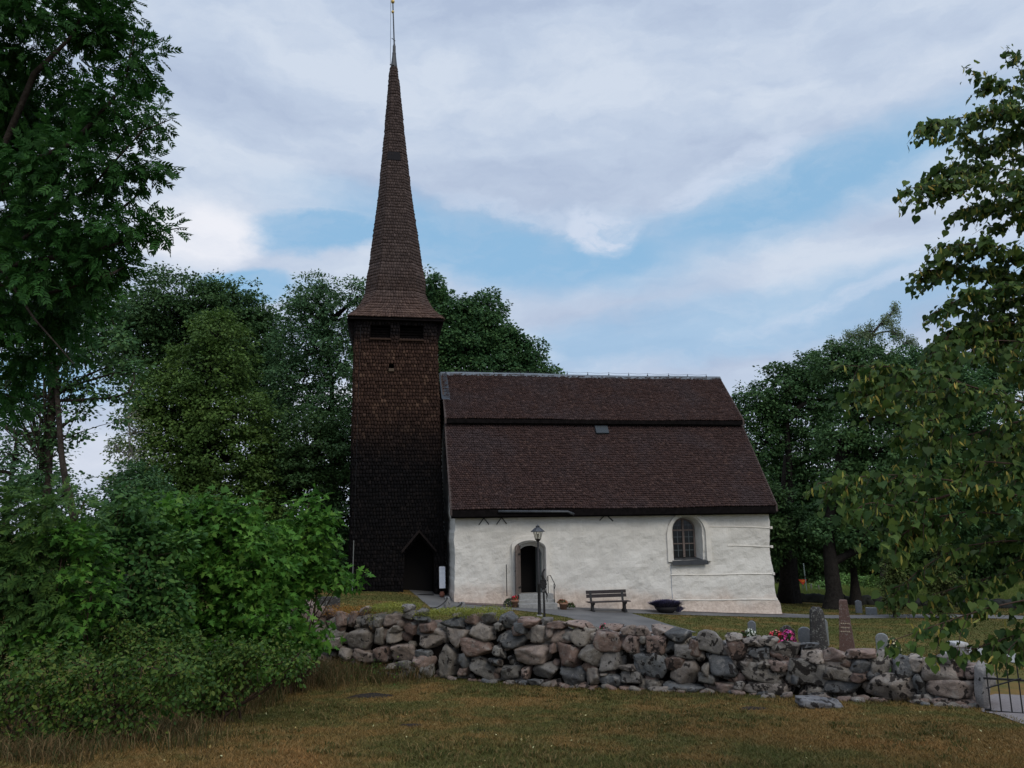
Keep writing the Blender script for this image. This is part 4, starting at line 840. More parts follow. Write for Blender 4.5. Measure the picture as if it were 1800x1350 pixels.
ztr = P(1740, 1192, gd)[2]-ga[2]; zlow = P(1740, 1181, gd)[2]-ga[2]; zhi = P(1750, 1160, gd)[2]-ga[2]
for nm_, z_ in (('bottom_rail', .0), ('top_rail', ztr)): k = MB(ga, BG); k.box(-.02, gl_, -.012, .012, z_-.014, z_+.014); k.build(nm_, M_IRON, gate)
k = MB(ga, BG); k.tube([(.0, -.02, ztr*.70), (.42, -.02, ztr+.02), (.46, -.02, ztr+.03)], .011, 6); k.build('brace', M_IRON, gate)
i = 0; x = .03
while x < gl_:
    k = MB(ga, BG); zt = zlow if i % 2 == 0 else zhi+.06; k.tube([(x, 0, -.01), (x, 0, zt), (x, 0, zt+.05)], [.0095, .0095, .002], 7); k.lathe([(.012, 0), (.022, .01), (.012, .02)], (x, 0, -.03), 8); k.build('bar', M_IRON, gate); x += .132; i += 1
k = MB(ga, BG); k.box(-.05, .03, -.02, .02, -.03, .035); k.build('hinge', M_IRON, gate)

# ================================================================== graves
def m_grave(base, sp):
    return lambda N: [N.mix(N.maprange(N.noise(pos(N), 14, 4, .7, .6), .54, .62, 0, sp), N.ramp(N.noise(pos(N), 25, 5, .75), [(.3, tuple(c*.7 for c in base)), (.7, tuple(c*1.3 for c in base))]), (.30, .30, .27)), N.noise(pos(N), 20, 4, .7)]
M_G1 = mat('smooth grey gravestone', m_grave((.13, .14, .155), .1), .7, .3, bump=(.2, .01)); M_G2 = mat('dark lichened gravestone', m_grave((.050, .047, .046), .55), .92, .2, bump=(1, .03))
M_G3 = mat('red granite gravestone', m_grave((.105, .062, .052), .35), .85, .2, bump=(.7, .02)); M_G4 = mat('pale grey gravestone', m_grave((.19, .20, .205), .2), .85, .2, bump=(.3, .01))
M_INS = mat('worn gilt lettering', (.30, .24, .17), .7, .3); M_INSD = mat('dark carved lettering', (.03, .03, .032), .8, .2)
def grave(px, ytop, ybot, wpx, d, dep, shape, m, label, yaw=0.0, base=True, cat='gravestone', ins=0):
    g = P(px, ybot, d); h = P(px, ytop, d)[2]-g[2]; w2 = wpx/FPX*d/2; gzz = gz(g[0], g[1]); low = min(0, gzz-g[2])-.15
    g0 = np.array([g[0], g[1], gzz]); t = thing('gravestone', g0, label, cat, 'gravestones beyond the wall')
    B = np.array(Matrix.Rotation(yaw, 3, 'Z')); k = MB(np.array([g[0], g[1], g[2]]), B); n = 14
    if shape == 'round': poly = [(-w2, low), (w2, low), (w2*1.04, h-w2*.8)]+[(w2*cos(pi*i/n), h-w2*.8+w2*.8*sin(pi*i/n)) for i in range(n+1)][1:-1]+[(-w2*1.04, h-w2*.8)]
    elif shape == 'oval': poly = [(-w2*.85, low), (w2*.85, low), (w2*1.05, h*.45), (w2*1.0, h*.72)]+[(w2*.95*cos(pi*i/n), h*.75+h*.25*sin(pi*i/n)) for i in range(1, n)]+[(-w2*1.0, h*.72), (-w2*1.05, h*.45)]
    elif shape == 'gothic': poly = [(-w2, low), (w2, low), (w2, h*.86), (w2*.9, h*.9), (w2*.3, h), (-w2*.3, h), (-w2*.9, h*.9), (-w2, h*.86)]
    elif shape == 'shoulder': poly = [(-w2, low), (w2, low), (w2*1.0, h*.72), (w2*.85, h*.80), (w2*.62, h*.84), (w2*.45, h*.95), (0, h), (-w2*.45, h*.97), (-w2*.7, h*.86), (-w2*.95, h*.84), (-w2, h*.7)]
    else: poly = [(-w2, low), (w2, low), (w2, h), (-w2, h)]
    k.prism(poly, -dep/2, dep/2); s = k.build('slab', m, t); md = s.modifiers.new('bevel', 'BEVEL'); md.width = .018; md.segments = 2; md.limit_method = 'ANGLE'
    for i in range(ins):
        z0 = h*(.62-.13*i); q = MB(np.array([g[0], g[1], g[2]]), B); x = -w2*.5
        rr = random.Random(int(px)+i)
        while x < w2*.5: ww = rr.uniform(.02, .045); q.box(x, x+ww, -dep/2-.006, -dep/2+.002, z0, z0+.028); x += ww+.018
        q.build('inscription', M_INSD if m in (M_G1, M_G4) else M_INS, t)
    return t
grave(1323, 1091, 1124, 13, 26.8, .14, 'gothic', M_G1, 'slim grey headstone behind the white and dark red flowers', -.35)
grave(1386, 1099, 1134, 24, 26.5, .18, 'shoulder', M_G2, 'dark headstone with curved shoulders behind the red and pink flowers', -.25)
grave(1416, 1102, 1134, 21, 26.2, .16, 'oval', M_G1, 'low oval grey headstone left of the tall dark rough stone', -.30)
grave(1452, 1088, 1146, 12, 27.0, .14, 'round', M_G4, 'pale edge of a headstone half hidden behind the tall dark rough stone', -.3)
g = P(1441, 1146, 25.4); t = thing('gravestone', [g[0], g[1], gz(g[0], g[1])], 'tall dark rough-hewn pillar gravestone speckled with lichen', 'gravestone', 'gravestones beyond the wall')
hh = P(1441, 1067, 25.4)[2]-g[2]; k = MB(g, np.array(Matrix.Rotation(-.55, 3, 'Z'))); rr = random.Random(4); V = []; prof_ = [(-.2, .27, .19), (.2, .265, .185), (hh*.5, .235, .17), (hh*.8, .21, .155), (hh*.93, .195, .145), (hh, .12, .09)]
for z, a, b_ in prof_:
    for j in range(16):
        an = 2*pi*j/16+.2; c_, s_ = cos(an), sin(an); kx = 1/max(abs(c_), abs(s_))**.8; V.append((a*c_*kx*rr.uniform(.93, 1.05), b_*s_*kx*rr.uniform(.92, 1.06), z+rr.uniform(-.02, .02)))
k.add(V, [(i*16+j, i*16+(j+1) % 16, (i+1)*16+(j+1) % 16, (i+1)*16+j) for i in range(5) for j in range(16)]+[tuple(range(16)), tuple(80+j for j in range(16))]); k.build('pillar', M_G2, t)
g = P(1490, 1147, 25.2); t = thing('obelisk', [g[0], g[1], gz(g[0], g[1])], 'tall tapering reddish granite obelisk with worn inscription among the graves', 'obelisk')
hh = P(1490, 1054, 25.2)[2]-g[2]; BO = np.array(Matrix.Rotation(-.42, 3, 'Z')); k = MB(g, BO); w0, w1 = .245, .115; V = [(sx*w, sy*w, z) for z, w in ((-.15, w0), (hh-.03, w1), (hh, w1*.8)) for sx, sy in ((-1, -1), (1, -1), (1, 1), (-1, 1))]
k.add(V, [(i*4+j, i*4+(j+1) % 4, (i+1)*4+(j+1) % 4, (i+1)*4+j) for i in range(2) for j in range(4)]+[(3, 2, 1, 0), (8, 9, 10, 11)]); k.build('shaft', M_G3, t)
for i, zf in enumerate((.55, .475, .40)):
    q = MB(g, BO); z0 = hh*zf; w_ = w0+(w1-w0)*zf; x = -w_*.7; rr = random.Random(i)
    while x < w_*.6: ww = rr.uniform(.025, .05); q.add([(x, -w_*1.0-.012, z0), (x+ww, -w_-.012, z0), (x+ww, -w_-.004, z0+.035), (x, -w_-.004, z0+.035)], [(0, 1, 2, 3)]); x += ww+.016
    q.build('inscription', M_INS, t)
grave(1510, 1055, 1075, 10, 38.5, .16, 'gothic', M_G1, 'far slim grey headstone in front of the dark far wall, beside the obelisk top', -.2)
grave(1532, 1068, 1079, 17, 37.5, .3, 'flat', M_G4, 'far low pale block gravestone right of the far slim headstone', -.3)
grave(1553, 1113, 1153, 19, 23.2, .16, 'round', M_G4, 'pale grey round-topped headstone beside the pale flowering plant', -.45)
grave(1643, 1072, 1084, 15, 37, .3, 'flat', M_G3, 'low reddish gravestone beyond the path behind the linden leaves', -.2)
grave(1684, 1146, 1160, 10, 16.5, .12, 'flat', M_G2, 'small dark low gravestone just behind the right end of the wall', -.2)
grave(575, 1049, 1072, 42, 26.0, .2, 'flat', M_G2, 'wide dark grey gravestone seen over the left end of the wall under the maple leaves', .1)
# flowers
def blobs(name, c, r3, n, size, m, parent, rs_, up=.5):
    """many little petals filling a mound"""
    d = rs_.randn(n, 3); d /= np.linalg.norm(d, axis=1)[:, None]; d[:, 2] = np.abs(d[:, 2])*1.0-.12; p_ = c+d*np.array(r3)*(rs_.uniform(.72, 1.03, (n, 1)))
    a = rs_.randn(n, 3)+d*up*3; a /= np.linalg.norm(a, axis=1)[:, None]; b_ = np.cross(a, rs_.randn(n, 3)); b_ /= np.linalg.norm(b_, axis=1)[:, None]; c2 = np.cross(a, b_); s_ = size*rs_.uniform(.6, 1.2, (n, 1))
    k = 5; V = np.stack([p_+s_*(b_*cos(2*pi*i/k)+c2*sin(2*pi*i/k)) for i in range(k)], 1).reshape(-1, 3); F = np.arange(n*k).reshape(n, k); return mesh_np(name, V, F, m, parent)
def cm(name, cols, tr=.2): return mat(name, lambda N: N.ramp(rpi(N), [(i/(max(1, len(cols)-1)), c) for i, c in enumerate(cols)], 'CONSTANT' if len(cols) > 3 else 'LINEAR'), .6, .3, translucent=tr)
M_FG = cm('flower foliage', [(.02, .045, .012), (.05, .09, .02)])
def flowerbed(px, py, d, r3, label, cols, nfl, size, name='flower_clump', nleaf=260, loc=None, extra=None):
    rs_ = np.random.RandomState(int(px)); g = P(px, py, d) if loc is None else np.array(loc); g0 = np.array([g[0], g[1], g[2]]); t = thing(name, g0, label, 'flowers')
    blobs('foliage', g0, np.array(r3)*.92, nleaf, size*1.2, M_FG, t, rs_); blobs('blossoms', g0, r3, nfl, size, cm(label[:30], cols), t, rs_)
    if extra: extra(g0, t, rs_)
    return t
flowerbed(1319, 1117, 25.8, (.20, .16, .24), 'white flowers with dark foliage at the slim grey headstone', [(.75, .75, .68), (.65, .68, .60)], 160, .028)
flowerbed(1307, 1119, 25.8, (.11, .12, .20), 'dark red flowers left of the white grave flowers', [(.16, .012, .02), (.08, .01, .012)], 70, .025)
flowerbed(1366, 1127, 25.6, (.30, .22, .36), 'mound of bright red flowers on a grave behind the wall', [(.62, .03, .05), (.75, .08, .12), (.85, .25, .28), (.5, .02, .04), (.8, .6, .5)], 300, .038)
flowerbed(1386, 1128, 25.4, (.26, .22, .40), 'mound of pink and magenta flowers right of the red ones', [(.62, .05, .22), (.75, .10, .32), (.45, .04, .22), (.35, .04, .25), (.85, .35, .5)], 260, .038)
flowerbed(1572, 1150, 22.6, (.20, .2, .55), 'leafy plant with creamy yellow flowers beside the pale round-topped headstone', [(.70, .60, .32), (.8, .72, .5)], 26, .035, nleaf=500)
flowerbed(1061, 1106, 17.2, (.09, .08, .14), 'small pinkish red flowers growing on top of the stone wall', [(.75, .04, .12), (.85, .08, .2)], 30, .022, nleaf=40)
flowerbed(1073, 1106, 17.2, (.05, .05, .11), 'single pinkish red bloom right of the other red flowers on the wall', [(.75, .04, .12), (.85, .12, .2)], 14, .02, nleaf=12)

# ================================================================== street lamp by the door
g = P(948.5, 1081, 31.0); g[2] = gz(g[0], g[1]); zz = lambda y: P(945, y, 31.0)[2]-g[2]; lean = (P(943.6, 930, 31)-P(948.5, 1081, 31))[0]
lamp = thing('lamp_post', g, 'black lantern on a tall black post in front of the church door', 'lamp post'); pz = zz(984)
k = MB(g); k.box(-.11, .11, -.11, .11, -.1, .05, bev=.02); k.build('plinth', M_STONE, lamp)
hL = zz(952); k = MB(g); k.lathe([(.075, .04), (.075, .10), (.062, .14), (.060, zz(1028)), (.072, zz(1027)), (.045, zz(1024)), (.038, hL-.02)], (0, 0, 0), 12); k.build('post', M_IRON, lamp, True)
lant = MB(g); lant.lathe([(.02, 0), (.05, .02), (.10, .09), (.125, .12), (.10, .125)], (0, 0, hL-.02), 6); lb = hL+.10; lt_ = zz(934.0); 
for j in range(6):
    a = 2*pi*j/6+.2; lant.tube([(.11*cos(a), .11*sin(a), lb), (.185*cos(a), .185*sin(a), lt_)], .012, 5)
ln = lant.build('lantern_frame', M_IRON, lamp)
k = MB(g); k.lathe([(.21, lt_-.01), (.28, lt_-.02), (.285, lt_), (.10, lt_+.15), (.07, lt_+.16), (.09, lt_+.20), (.04, lt_+.23), (.02, lt_+.27)], (0, 0, 0), 6, a0=.2); k.build('lantern_roof', M_DZINC, lamp)
gm2 = bpy.data.materials.new('lantern glass'); gm2.use_nodes = True; nt = NT(gm2.node_tree); nt.n.clear(); tb = nt('ShaderNodeBsdfTransparent', None, i0=(.93, .93, .90, 1)); gs = nt('ShaderNodeBsdfGlossy', None, i0=(1, 1, 1, 1)); gs.inputs[1].default_value = .1; nt('ShaderNodeOutputMaterial', Surface=nt('ShaderNodeMixShader', None, i0=.08, i1=tb.outputs[0], i2=gs.outputs[0]).outputs[0])
k = MB(g); V = [(r_*cos(2*pi*j/6+.2), r_*sin(2*pi*j/6+.2), z) for r_, z in ((.105, lb), (.178, lt_)) for j in range(6)]; k.add(V, [(j, (j+1) % 6, 6+(j+1) % 6, 6+j) for j in range(6)]); k.build('lantern_glass', gm2, lamp)
k = MB(g); k.lathe([(.03, 0), (.035, .06), (.045, .10), (.045, .17), (.02, .2)], (0, 0, lb+.0), 10); k.build('bulb', mat('frosted bulb', (.5, .46, .40), .4, .4), lamp)
# ornate iron grave marker
g = P(957.5, 1092, 26.5); g[2] = gz(g[0], g[1]); zz = lambda y: P(957, y, 26.5)[2]-g[2]; t = thing('iron_marker', g, 'black cast iron grave marker with leafy medallion and curled top right of the lamp post', 'grave marker')
k = MB(g); k.tube([(0, 0, -.3), (-.01, 0, zz(1040))], [.045, .032], 10); k.build('post', M_IRON, t)
zc = zz(1026.5); k = MB(g); n = 40; pts = []
for j in range(n):
    a = 2*pi*j/n; q = 1+.10*cos(a*10)+.03*sin(a*3); pts.append((-.02+.115*q*cos(a), zc+.19*q*sin(a)))
k.prism(pts, -.025, .025); 
for j in range(10): a = 2*pi*j/10; k.lathe([(.005, 0), (.03, .02), (.03, .05), (.005, .07)], (-.02+.08*cos(a), -.01, zc-.03+.13*sin(a)), 7)
k.build('medallion', M_IRON, t)
k = MB(g); k.tube([(-.02, 0, zz(1017)), (-.045, 0, zz(1012)), (-.03, 0, zz(1007)), (0, 0, zz(1003)), (.035, 0, zz(1001)), (.03, 0, zz(1003))], [.03, .05, .035, .022, .035, .015], 8); k.build('finial', M_IRON, t)
k = MB(g); k.tube([(.04, 0, zz(1038)), (.10, 0, zz(1046)), (.08, 0, zz(1052)), (.11, 0, zz(1058))], [.035, .028, .012, .008], 6); k.build('scroll', M_IRON, t)

# ================================================================== bench
sB, zB = onplane(1070, 1073, -1.4); g = W(onplane(1070, 1073, -1.3)[0], -1.3, 0); g[2] = gz(g[0], g[1]); BB = CB @ np.array(Matrix.Rotation(radians(1.5), 3, 'Z'))
sc = 35.2/FPX; bw = 72*sc; bench = thing('park_bench', g, 'dark brown slatted wooden bench against the white church wall', 'bench')
M_BW = mat('dark brown bench wood', lambda N: [N.ramp(N.noise(pos(N), 8, 5, .7), [(.3, (.018, .014, .015)), (.7, (.038, .028, .028))]), N.noise(pos(N), 30, 3, .6)], .7, .3, bump=(.3, .005)); M_BL = mat('dark cast bench legs', (.018, .018, .02), .6, .4, .2)
for i, y in enumerate((-.24, -.09, .06)): k = MB(g, BB); k.box(-bw/2, bw/2, y, y+.13, .42, .455, bev=.008); k.build('seat_slat', M_BW, bench)
for z in (.60, .76): k = MB(g, BB); k.box(-bw/2+.03, bw/2-.03, .235+(z-.6)*.25, .265+(z-.6)*.25, z-.01, z+.135, rot=('X', radians(-10)), bev=.006); k.build('back_slat', M_BW, bench)
for sg in (-1, 1):
    x = sg*(bw/2-.22); k = MB(g, BB)
    k.add([(x+dx, y, z) for dx in (-.045, .045) for y, z in ((-.24, 0), (.28, 0), (.28, .06), (.14, .13), (.12, .33), (.20, .42), (.30, .84), (.26, .86), (.17, .44), (-.24, .42), (-.22, .36), (-.08, .30), (-.10, .13), (-.24, .06))],
          [tuple(range(14)), tuple(range(27, 13, -1))]+[(i, i+14, (i+1) % 14+14, (i+1) % 14) for i in range(14)]); k.build('leg', M_BL, bench)
# planters and bowl
M_TER = mat('terracotta', lambda N: [N.ramp(N.noise(pos(N), 12, 4, .6), [(.3, (.17, .095, .06)), (.7, (.30, .17, .11))]), N.noise(pos(N), 30, 3, .6)], .85, .2, bump=(.2, .01))
def pot(px, py, t_, r, h, label):
    s, _ = onplane(px, py, t_); g = W(s, t_, 0); g[2] = gz(g[0], g[1]); o = thing('flower_pot', g, label, 'flower pot', 'terracotta pots by the church steps'); k = MB(g); k.lathe([(r*.66, 0), (r*.92, h*.75), (r*1.0, h*.76), (r*1.05, h*.8), (r*1.05, h), (r*.9, h), (r*.85, h*.85)], (0, 0, 0), 18); k.build('pot', M_TER, o, True); k = MB(g); k.lathe([(r*.9, h*.82), (r*.9, h*.86)], (0, 0, 0), 18); k.build('soil', M_SOIL, o); return g
g = pot(904, 1071, -1.1, .19, .32, 'terracotta pot with red flowers left of the church steps'); flowerbed(0, 0, 0, (.17, .15, .22), 'bright red geranium blooms in the left terracotta pot', [(.68, .02, .05), (.8, .06, .1)], 60, .026, 'potted_flowers', 120, g+np.array([.03, -.02, .32]))
flowerbed(1, 0, 0, (.26, .2, .30), 'grey green foliage and purple sprays spilling left of the left terracotta pot', [(.05, .045, .06), (.09, .08, .10)], 200, .02, 'potted_foliage', 380, g+np.array([-.22, -.02, .14]))
g = pot(990.5, 1069, -1.1, .19, .30, 'terracotta pot with drooping plants right of the church steps'); flowerbed(2, 0, 0, (.24, .16, .16), 'reddish withering flowers in the right terracotta pot', [(.28, .09, .05), (.40, .16, .08), (.12, .09, .04), (.5, .25, .14)], 160, .026, 'potted_flowers', 120, g+np.array([-.04, 0, .30]))
flowerbed(3, 0, 0, (.20, .14, .22), 'dark greenish foliage hanging right of the right terracotta pot', [(.10, .05, .03), (.07, .06, .03)], 90, .02, 'potted_foliage', 260, g+np.array([.32, 0, .12]))
s, _ = onplane(1171, 1074, -1.0); g = W(s, -1.0, 0); g[2] = gz(g[0], g[1]); bowl = thing('planter_bowl', g, 'wide dark bowl planter by the white wall right of the bench', 'planter'); k = MB(g); k.lathe([(.28, 0), (.31, .03), (.42, .13), (.52, .27), (.49, .28), (.40, .17), (.24, .06)], (0, 0, 0), 28); k.build('bowl', mat('dark iron bowl', (.022, .02, .022), .7, .3), bowl, True)
def lav(o, n, c, r3, m, name, label, cat='lavender'):
    rs_ = np.random.RandomState(5); a = rs_.uniform(0, 2*pi, n); q = np.sqrt(rs_.uniform(0, 1, n)); b0 = np.stack([c[0]+r3[0]*.6*q*np.cos(a), c[1]+r3[1]*.6*q*np.sin(a), np.full(n, c[2])], 1); ln_ = r3[2]*rs_.uniform(.7, 1.15, n)
    tip = b0+np.stack([r3[0]*.62*q*np.cos(a)+rs_.randn(n)*.09, r3[1]*.6*q*np.sin(a)+rs_.randn(n)*.04, ln_*(1-.35*q**2)], 1); w_ = np.stack([np.cos(a+1.5), np.sin(a+1.5), np.zeros(n)], 1)*.009
    V = np.stack([b0-w_, b0+w_, tip+w_*1.2, tip-w_*1.2], 1).reshape(-1, 3); return tag(mesh_np(name, V, np.arange(4*n).reshape(n, 4), m), label, cat)
lav(None, 2600, g+np.array([0, 0, .22]), (.62, .52, .32), mat('lavender', lambda N: N.ramp(rpi(N), [(0, (.03, .033, .03)), (.35, (.05, .045, .085)), (1, (.13, .115, .21))]), .8, .2), 'lavender', 'purple grey lavender filling the wide dark bowl planter')
lav(None, 500, g+np.array([.52, -.05, .04]), (.14, .12, .24), mat('lavender', None), 'lavender', 'lavender sprays hanging low over the right rim of the bowl planter')

# ================================================================== stone posts with chain by the tower path
zc_ = []
for i, (px, yt, yb, d, lab) in enumerate(((786, 1049, 1070, 29.5, 'left leaning grey stone post carrying a chain behind the mossy wall top'), (812, 1058, 1080, 27.2, 'right leaning grey stone post carrying a chain behind the mossy wall top'))):
    g = P(px, yb, d); g[2] = gz(g[0], g[1]); zt = P(px, yt, d)[2]-g[2]; t = thing('stone_bollard', g, lab, 'bollard', 'stone posts with chain'); k = MB(g); k.lathe([(.16, -.1), (.14, zt*.6), (.10, zt*.94), (.07, zt)], (0, 0, 0), 7, a0=i); k.build('shaft', M_GRAN, t)
    k = MB(g); k.lathe([(.02, zt-.06), (.03, zt-.03), (.02, zt)], (0, -.10, 0), 6); k.build('ring', M_IRON, t); zc_.append((g, zt))
def chain(a, b_, sagv, label):
    k = MB(); n = 26
    for i in range(n):
        t0, t1 = i/n, (i+1.25)/n; f = lambda t: a+(b_-a)*t-np.array([0, 0, sagv*4*t*(1-t)]); p0, p1 = f(t0), f(min(1, t1)); k.tube([p0, p1], .014 if i % 2 else .02, 5)
    tag(k.build('chain', M_IRON), label, 'chain', 'chains between the stone posts')
chain(P(787, 1051, 29.4), P(757, 1068, 26.6), .12, 'iron chain running down left from the left stone post'); chain(P(812, 1060, 27.1), P(787, 1068, 25.6), .08, 'iron chain between the two stone posts')

# ================================================================== beyond: far wall, signs
r = Rocks(); rs = np.random.RandomState(8)
for i in range(420):
    px = rs.uniform(1372, 1900); d = np.interp(px, [1372, 1900], [50.5, 44]); s_ = rs.uniform(.18, .42); yb = np.interp(px, [1372, 1480, 1600, 1900], [1059, 1066, 1067, 1067]); q = P(px, yb, d); q[2] = gz(q[0], q[1])+rs.uniform(0, .22); r.add(rs, q, (s_*1.3, s_, s_*.8), np.eye(3), 2, np.array((.035, .035, .038))*rs.uniform(.6, 1.3), rs.uniform(-.4, .4))
fo_ = r.build('stone_wall', mat('dark mossy stone', lambda N: N.mix(.5, N('ShaderNodeVertexColor', dict(layer_name='stone_tint')).outputs[0], (.02, .024, .016)), .95, .1)); tag(fo_, 'low dark far stone wall at the back of the churchyard under the trees', 'wall')
g = P(1413, 1046, 66); g[2] = gz(g[0], g[1]); z1 = P(1413, 1027, 66)[2]-g[2]; z2 = P(1413, 1018.5, 66)[2]-g[2]; t = thing('road_sign', g, 'yellow triangular give way sign with red border in the far field', 'road sign')
k = MB(g); k.tube([(0, .05, -.2), (0, .05, z2-.05)], .035, 6); k.build('pole', M_ZINC, t); w_ = .36; k = MB(g); k.prism([(-w_, z2), (0, z1-.05), (w_, z2)], -.02, 0); k.build('border', mat('red sign', (.62, .055, .02), .4, .4), t); k = MB(g); k.prism([(-w_*.55, z2-.08), (0, z1+.16), (w_*.55, z2-.08)], -.03, -.022); k.build('plate', mat('yellow sign', (.80, .22, .02), .4, .4), t)
g = P(1419, 1043, 62); g[2] = gz(g[0], g[1]); zt = P(1416, 990, 62)[2]-g[2]; t = thing('marker_pole', g, 'thin pale pole standing in the far field right of the give way sign', 'pole'); k = MB(g); k.tube([(0, 0, -.2), (-.1, 0, zt)], .035, 6); k.build('pole', mat('pale marker', (.32, .36, .33), .6, .3), t); k = MB(g); k.tube([(-.06, 0, zt*.55), (-.075, 0, zt*.62)], .05, 6); k.build('band', M_VERGE, t)
base_p = None
POSTL = ['leftmost small grey post in the far field left of the give way sign', 'second small grey post from the left in the far field', 'small grey post in the far field just left of the give way sign', 'small grey post in the far field just right of the pale pole', 'rightmost small grey post in the far field']
for i, px in enumerate((1392, 1398, 1403, 1427, 1440)):
    g = P(px, 1042, 68); g[2] = gz(g[0], g[1]); k = MB(g); k.box(-.05, .05, -.05, .05, -.1, .75+.1*(i % 2)); o = tag(k.build('fence_post', mat('grey fence wood', (.16, .15, .13), .9, .2)), POSTL[i], 'fence post', 'fence posts in the far field')
# ================================================================== foliage
FOL = 1.95
def m_leaf(name, cols, tr=.28, rough=.6, spec=.18, patch=.5, big=None, k_=1.0):
    cols = [tuple(q*k_ for q in c) for c in cols]
    def fn(N):
        r = rpi(N); n = N.noise(pos(N), patch, 3, .6)
        c = N.ramp(r, [(i/(len(cols)-1), tuple(min(.5, q*FOL) for q in c)) for i, c in enumerate(cols)])
        c = N.mix(1.0, c, N.ramp(n, [(.32, (.72, .78, .72)), (.68, (1.3, 1.22, 1.15))]), 'MULTIPLY')
        return c
    return mat(name, fn, rough, spec, translucent=tr)
M_BARK = mat('bark', lambda N: [N.ramp(N.noise(pos(N), 7, 5, .7, .8), [(.3, (.022, .018, .015)), (.7, (.075, .062, .052))]), N.noise(pos(N), 14, 5, .75, 1)], .95, .1, bump=(1, .05))
M_BARKD = mat('dark bark', lambda N: [N.ramp(N.noise(pos(N), 7, 5, .7, .8), [(.3, (.010, .009, .008)), (.7, (.032, .028, .025))]), N.noise(pos(N), 14, 5, .75, 1)], .95, .05, bump=(1, .05))
M_BARKB = mat('brown twig bark', lambda N: N.ramp(N.noise(pos(N), 20, 4, .7), [(.3, (.035, .022, .016)), (.7, (.085, .055, .042))]), .9, .15)
M_LPALE = mat('pale bark', lambda N: N.ramp(N.noise(pos(N), 6, 4, .7), [(.4, (.10, .095, .085)), (.6, (.22, .21, .20))]), .9, .2)
QUAD = (np.array([(0, 0, 0), (.5, .34, .06), (1, 0, -.10), (.5, -.34, .06)]), [(0, 1, 2, 3)])
def lobed(pts, cup=.12):
    V = np.array([(x, y, -cup*(x-.5)**2*2+.10*abs(y)) for x, y in pts]); return V, [tuple(range(len(V)))]
MAPLE = lobed([(0, 0), (.08, .10), (-.08, .50), (.20, .22), (.42, .66), (.44, .20), (.66, .26), (1.08, 0), (.66, -.26), (.44, -.20), (.42, -.66), (.20, -.22), (-.08, -.50), (.08, -.10)])
HEART = lobed([(.06, 0), (-.05, .22), (.08, .42), (.32, .50), (.58, .40), (.80, .18), (1.06, 0), (.80, -.18), (.58, -.40), (.32, -.50), (.08, -.42), (-.05, -.22)], .25)
OVAL = lobed([(0, 0), (.2, .22), (.5, .30), (.8, .18), (1, 0), (.8, -.18), (.5, -.30), (.2, -.22)])
LANCE = lobed([(0, 0), (.28, .17), (.62, .15), (1, 0), (.62, -.15), (.28, -.17)])
def pinnate(npair=4, leaf=LANCE, ll=.43, splay=46):
    V = []; F = []; n = 0
    for i in range(npair*2+1):
        if i == npair*2: base = np.array([1-ll*.7, 0, -.06]); ang = 0
        else: q = .16+.62*(i//2)/(npair-1); base = np.array([q, 0, -.10*q*q]); ang = radians(splay)*(1 if i % 2 else -1)*(1-.25*q)
        R = np.array(Matrix.Rotation(ang, 3, 'Z')); lv = leaf[0]*ll*(1-.25*abs(.5-(i//2)/npair)); lv = lv*[1, 1, 1.5]; V.append(lv @ R.T+base-np.array([0, 0, .03])); F.append(tuple(range(n, n+len(lv)))); n += len(lv)
    return np.concatenate(V), F
ASH = pinnate()
def leafmesh(name, tmpl, p, xdir, nrm, size, m, parent, shear=None):
    """leaves at p pointing along xdir with face normal nrm"""
    T, F = tmpl; x = xdir/np.linalg.norm(xdir, axis=1)[:, None]; y = np.cross(nrm, x); y /= np.linalg.norm(y, axis=1)[:, None]+1e-9; z = np.cross(x, y)
    s = np.asarray(size)[:, None, None]; V = p[:, None, :]+s*(T[None, :, 0:1]*x[:, None]+T[None, :, 1:2]*y[:, None]+T[None, :, 2:3]*z[:, None])
    k = len(T); n = len(p); Fs = []
    for f in F: Fs.append(np.array(f)[None, :]+k*np.arange(n)[:, None])
    if len({len(f) for f in F}) == 1: Fs = [np.concatenate(Fs)]
    return mesh_np(name, V.reshape(-1, 3), Fs, m, parent)
def unit(rs, n, zmin=-1.0):
    d = rs.randn(n*4, 3); d /= np.linalg.norm(d, axis=1)[:, None]; d = d[d[:, 2] > zmin]; return d[:n]
def lobes_px(lst, d, thick=.9):
    """[(px, py, rx, ry, depth offset)] -> centres and radii"""
    out = []
    for q in lst:
        px, py, rx, ry = q[:4]; dd = d+(q[4] if len(q) > 4 else 0); c = P(px, py, dd); out.append((c, np.array([rx/FPX*dd, (rx+ry)/2/FPX*dd*thick, ry/FPX*dd])))
    return out
def sprays(rs, lobes, dens, rc, shell=(.62, 1.03), zmin=-.75):
    """centres of leaf clumps spread through the lobes, most of them near the surface"""
    C = []; L_ = []; O = []
    for i, (c, r) in enumerate(lobes):
        area = 4*pi*((r[0]*r[1])**1.6/3+(r[0]*r[2])**1.6/3+(r[1]*r[2])**1.6/3)**(1/1.6); n = max(4, int(dens*area/(rc*rc)))
        d = unit(rs, n, zmin); q = rs.uniform(shell[0], shell[1], (len(d), 1)); q *= 1+.20*np.sin(d[:, :1]*5+i*2)*np.sin(d[:, 2:3]*6+i)+.08*np.sin(d[:, 1:2]*9+d[:, :1]*7+i); C.append(c+d*r*q); L_.append(np.full(len(d), i)); O.append(d)
    return np.concatenate(C), np.concatenate(L_), np.concatenate(O)
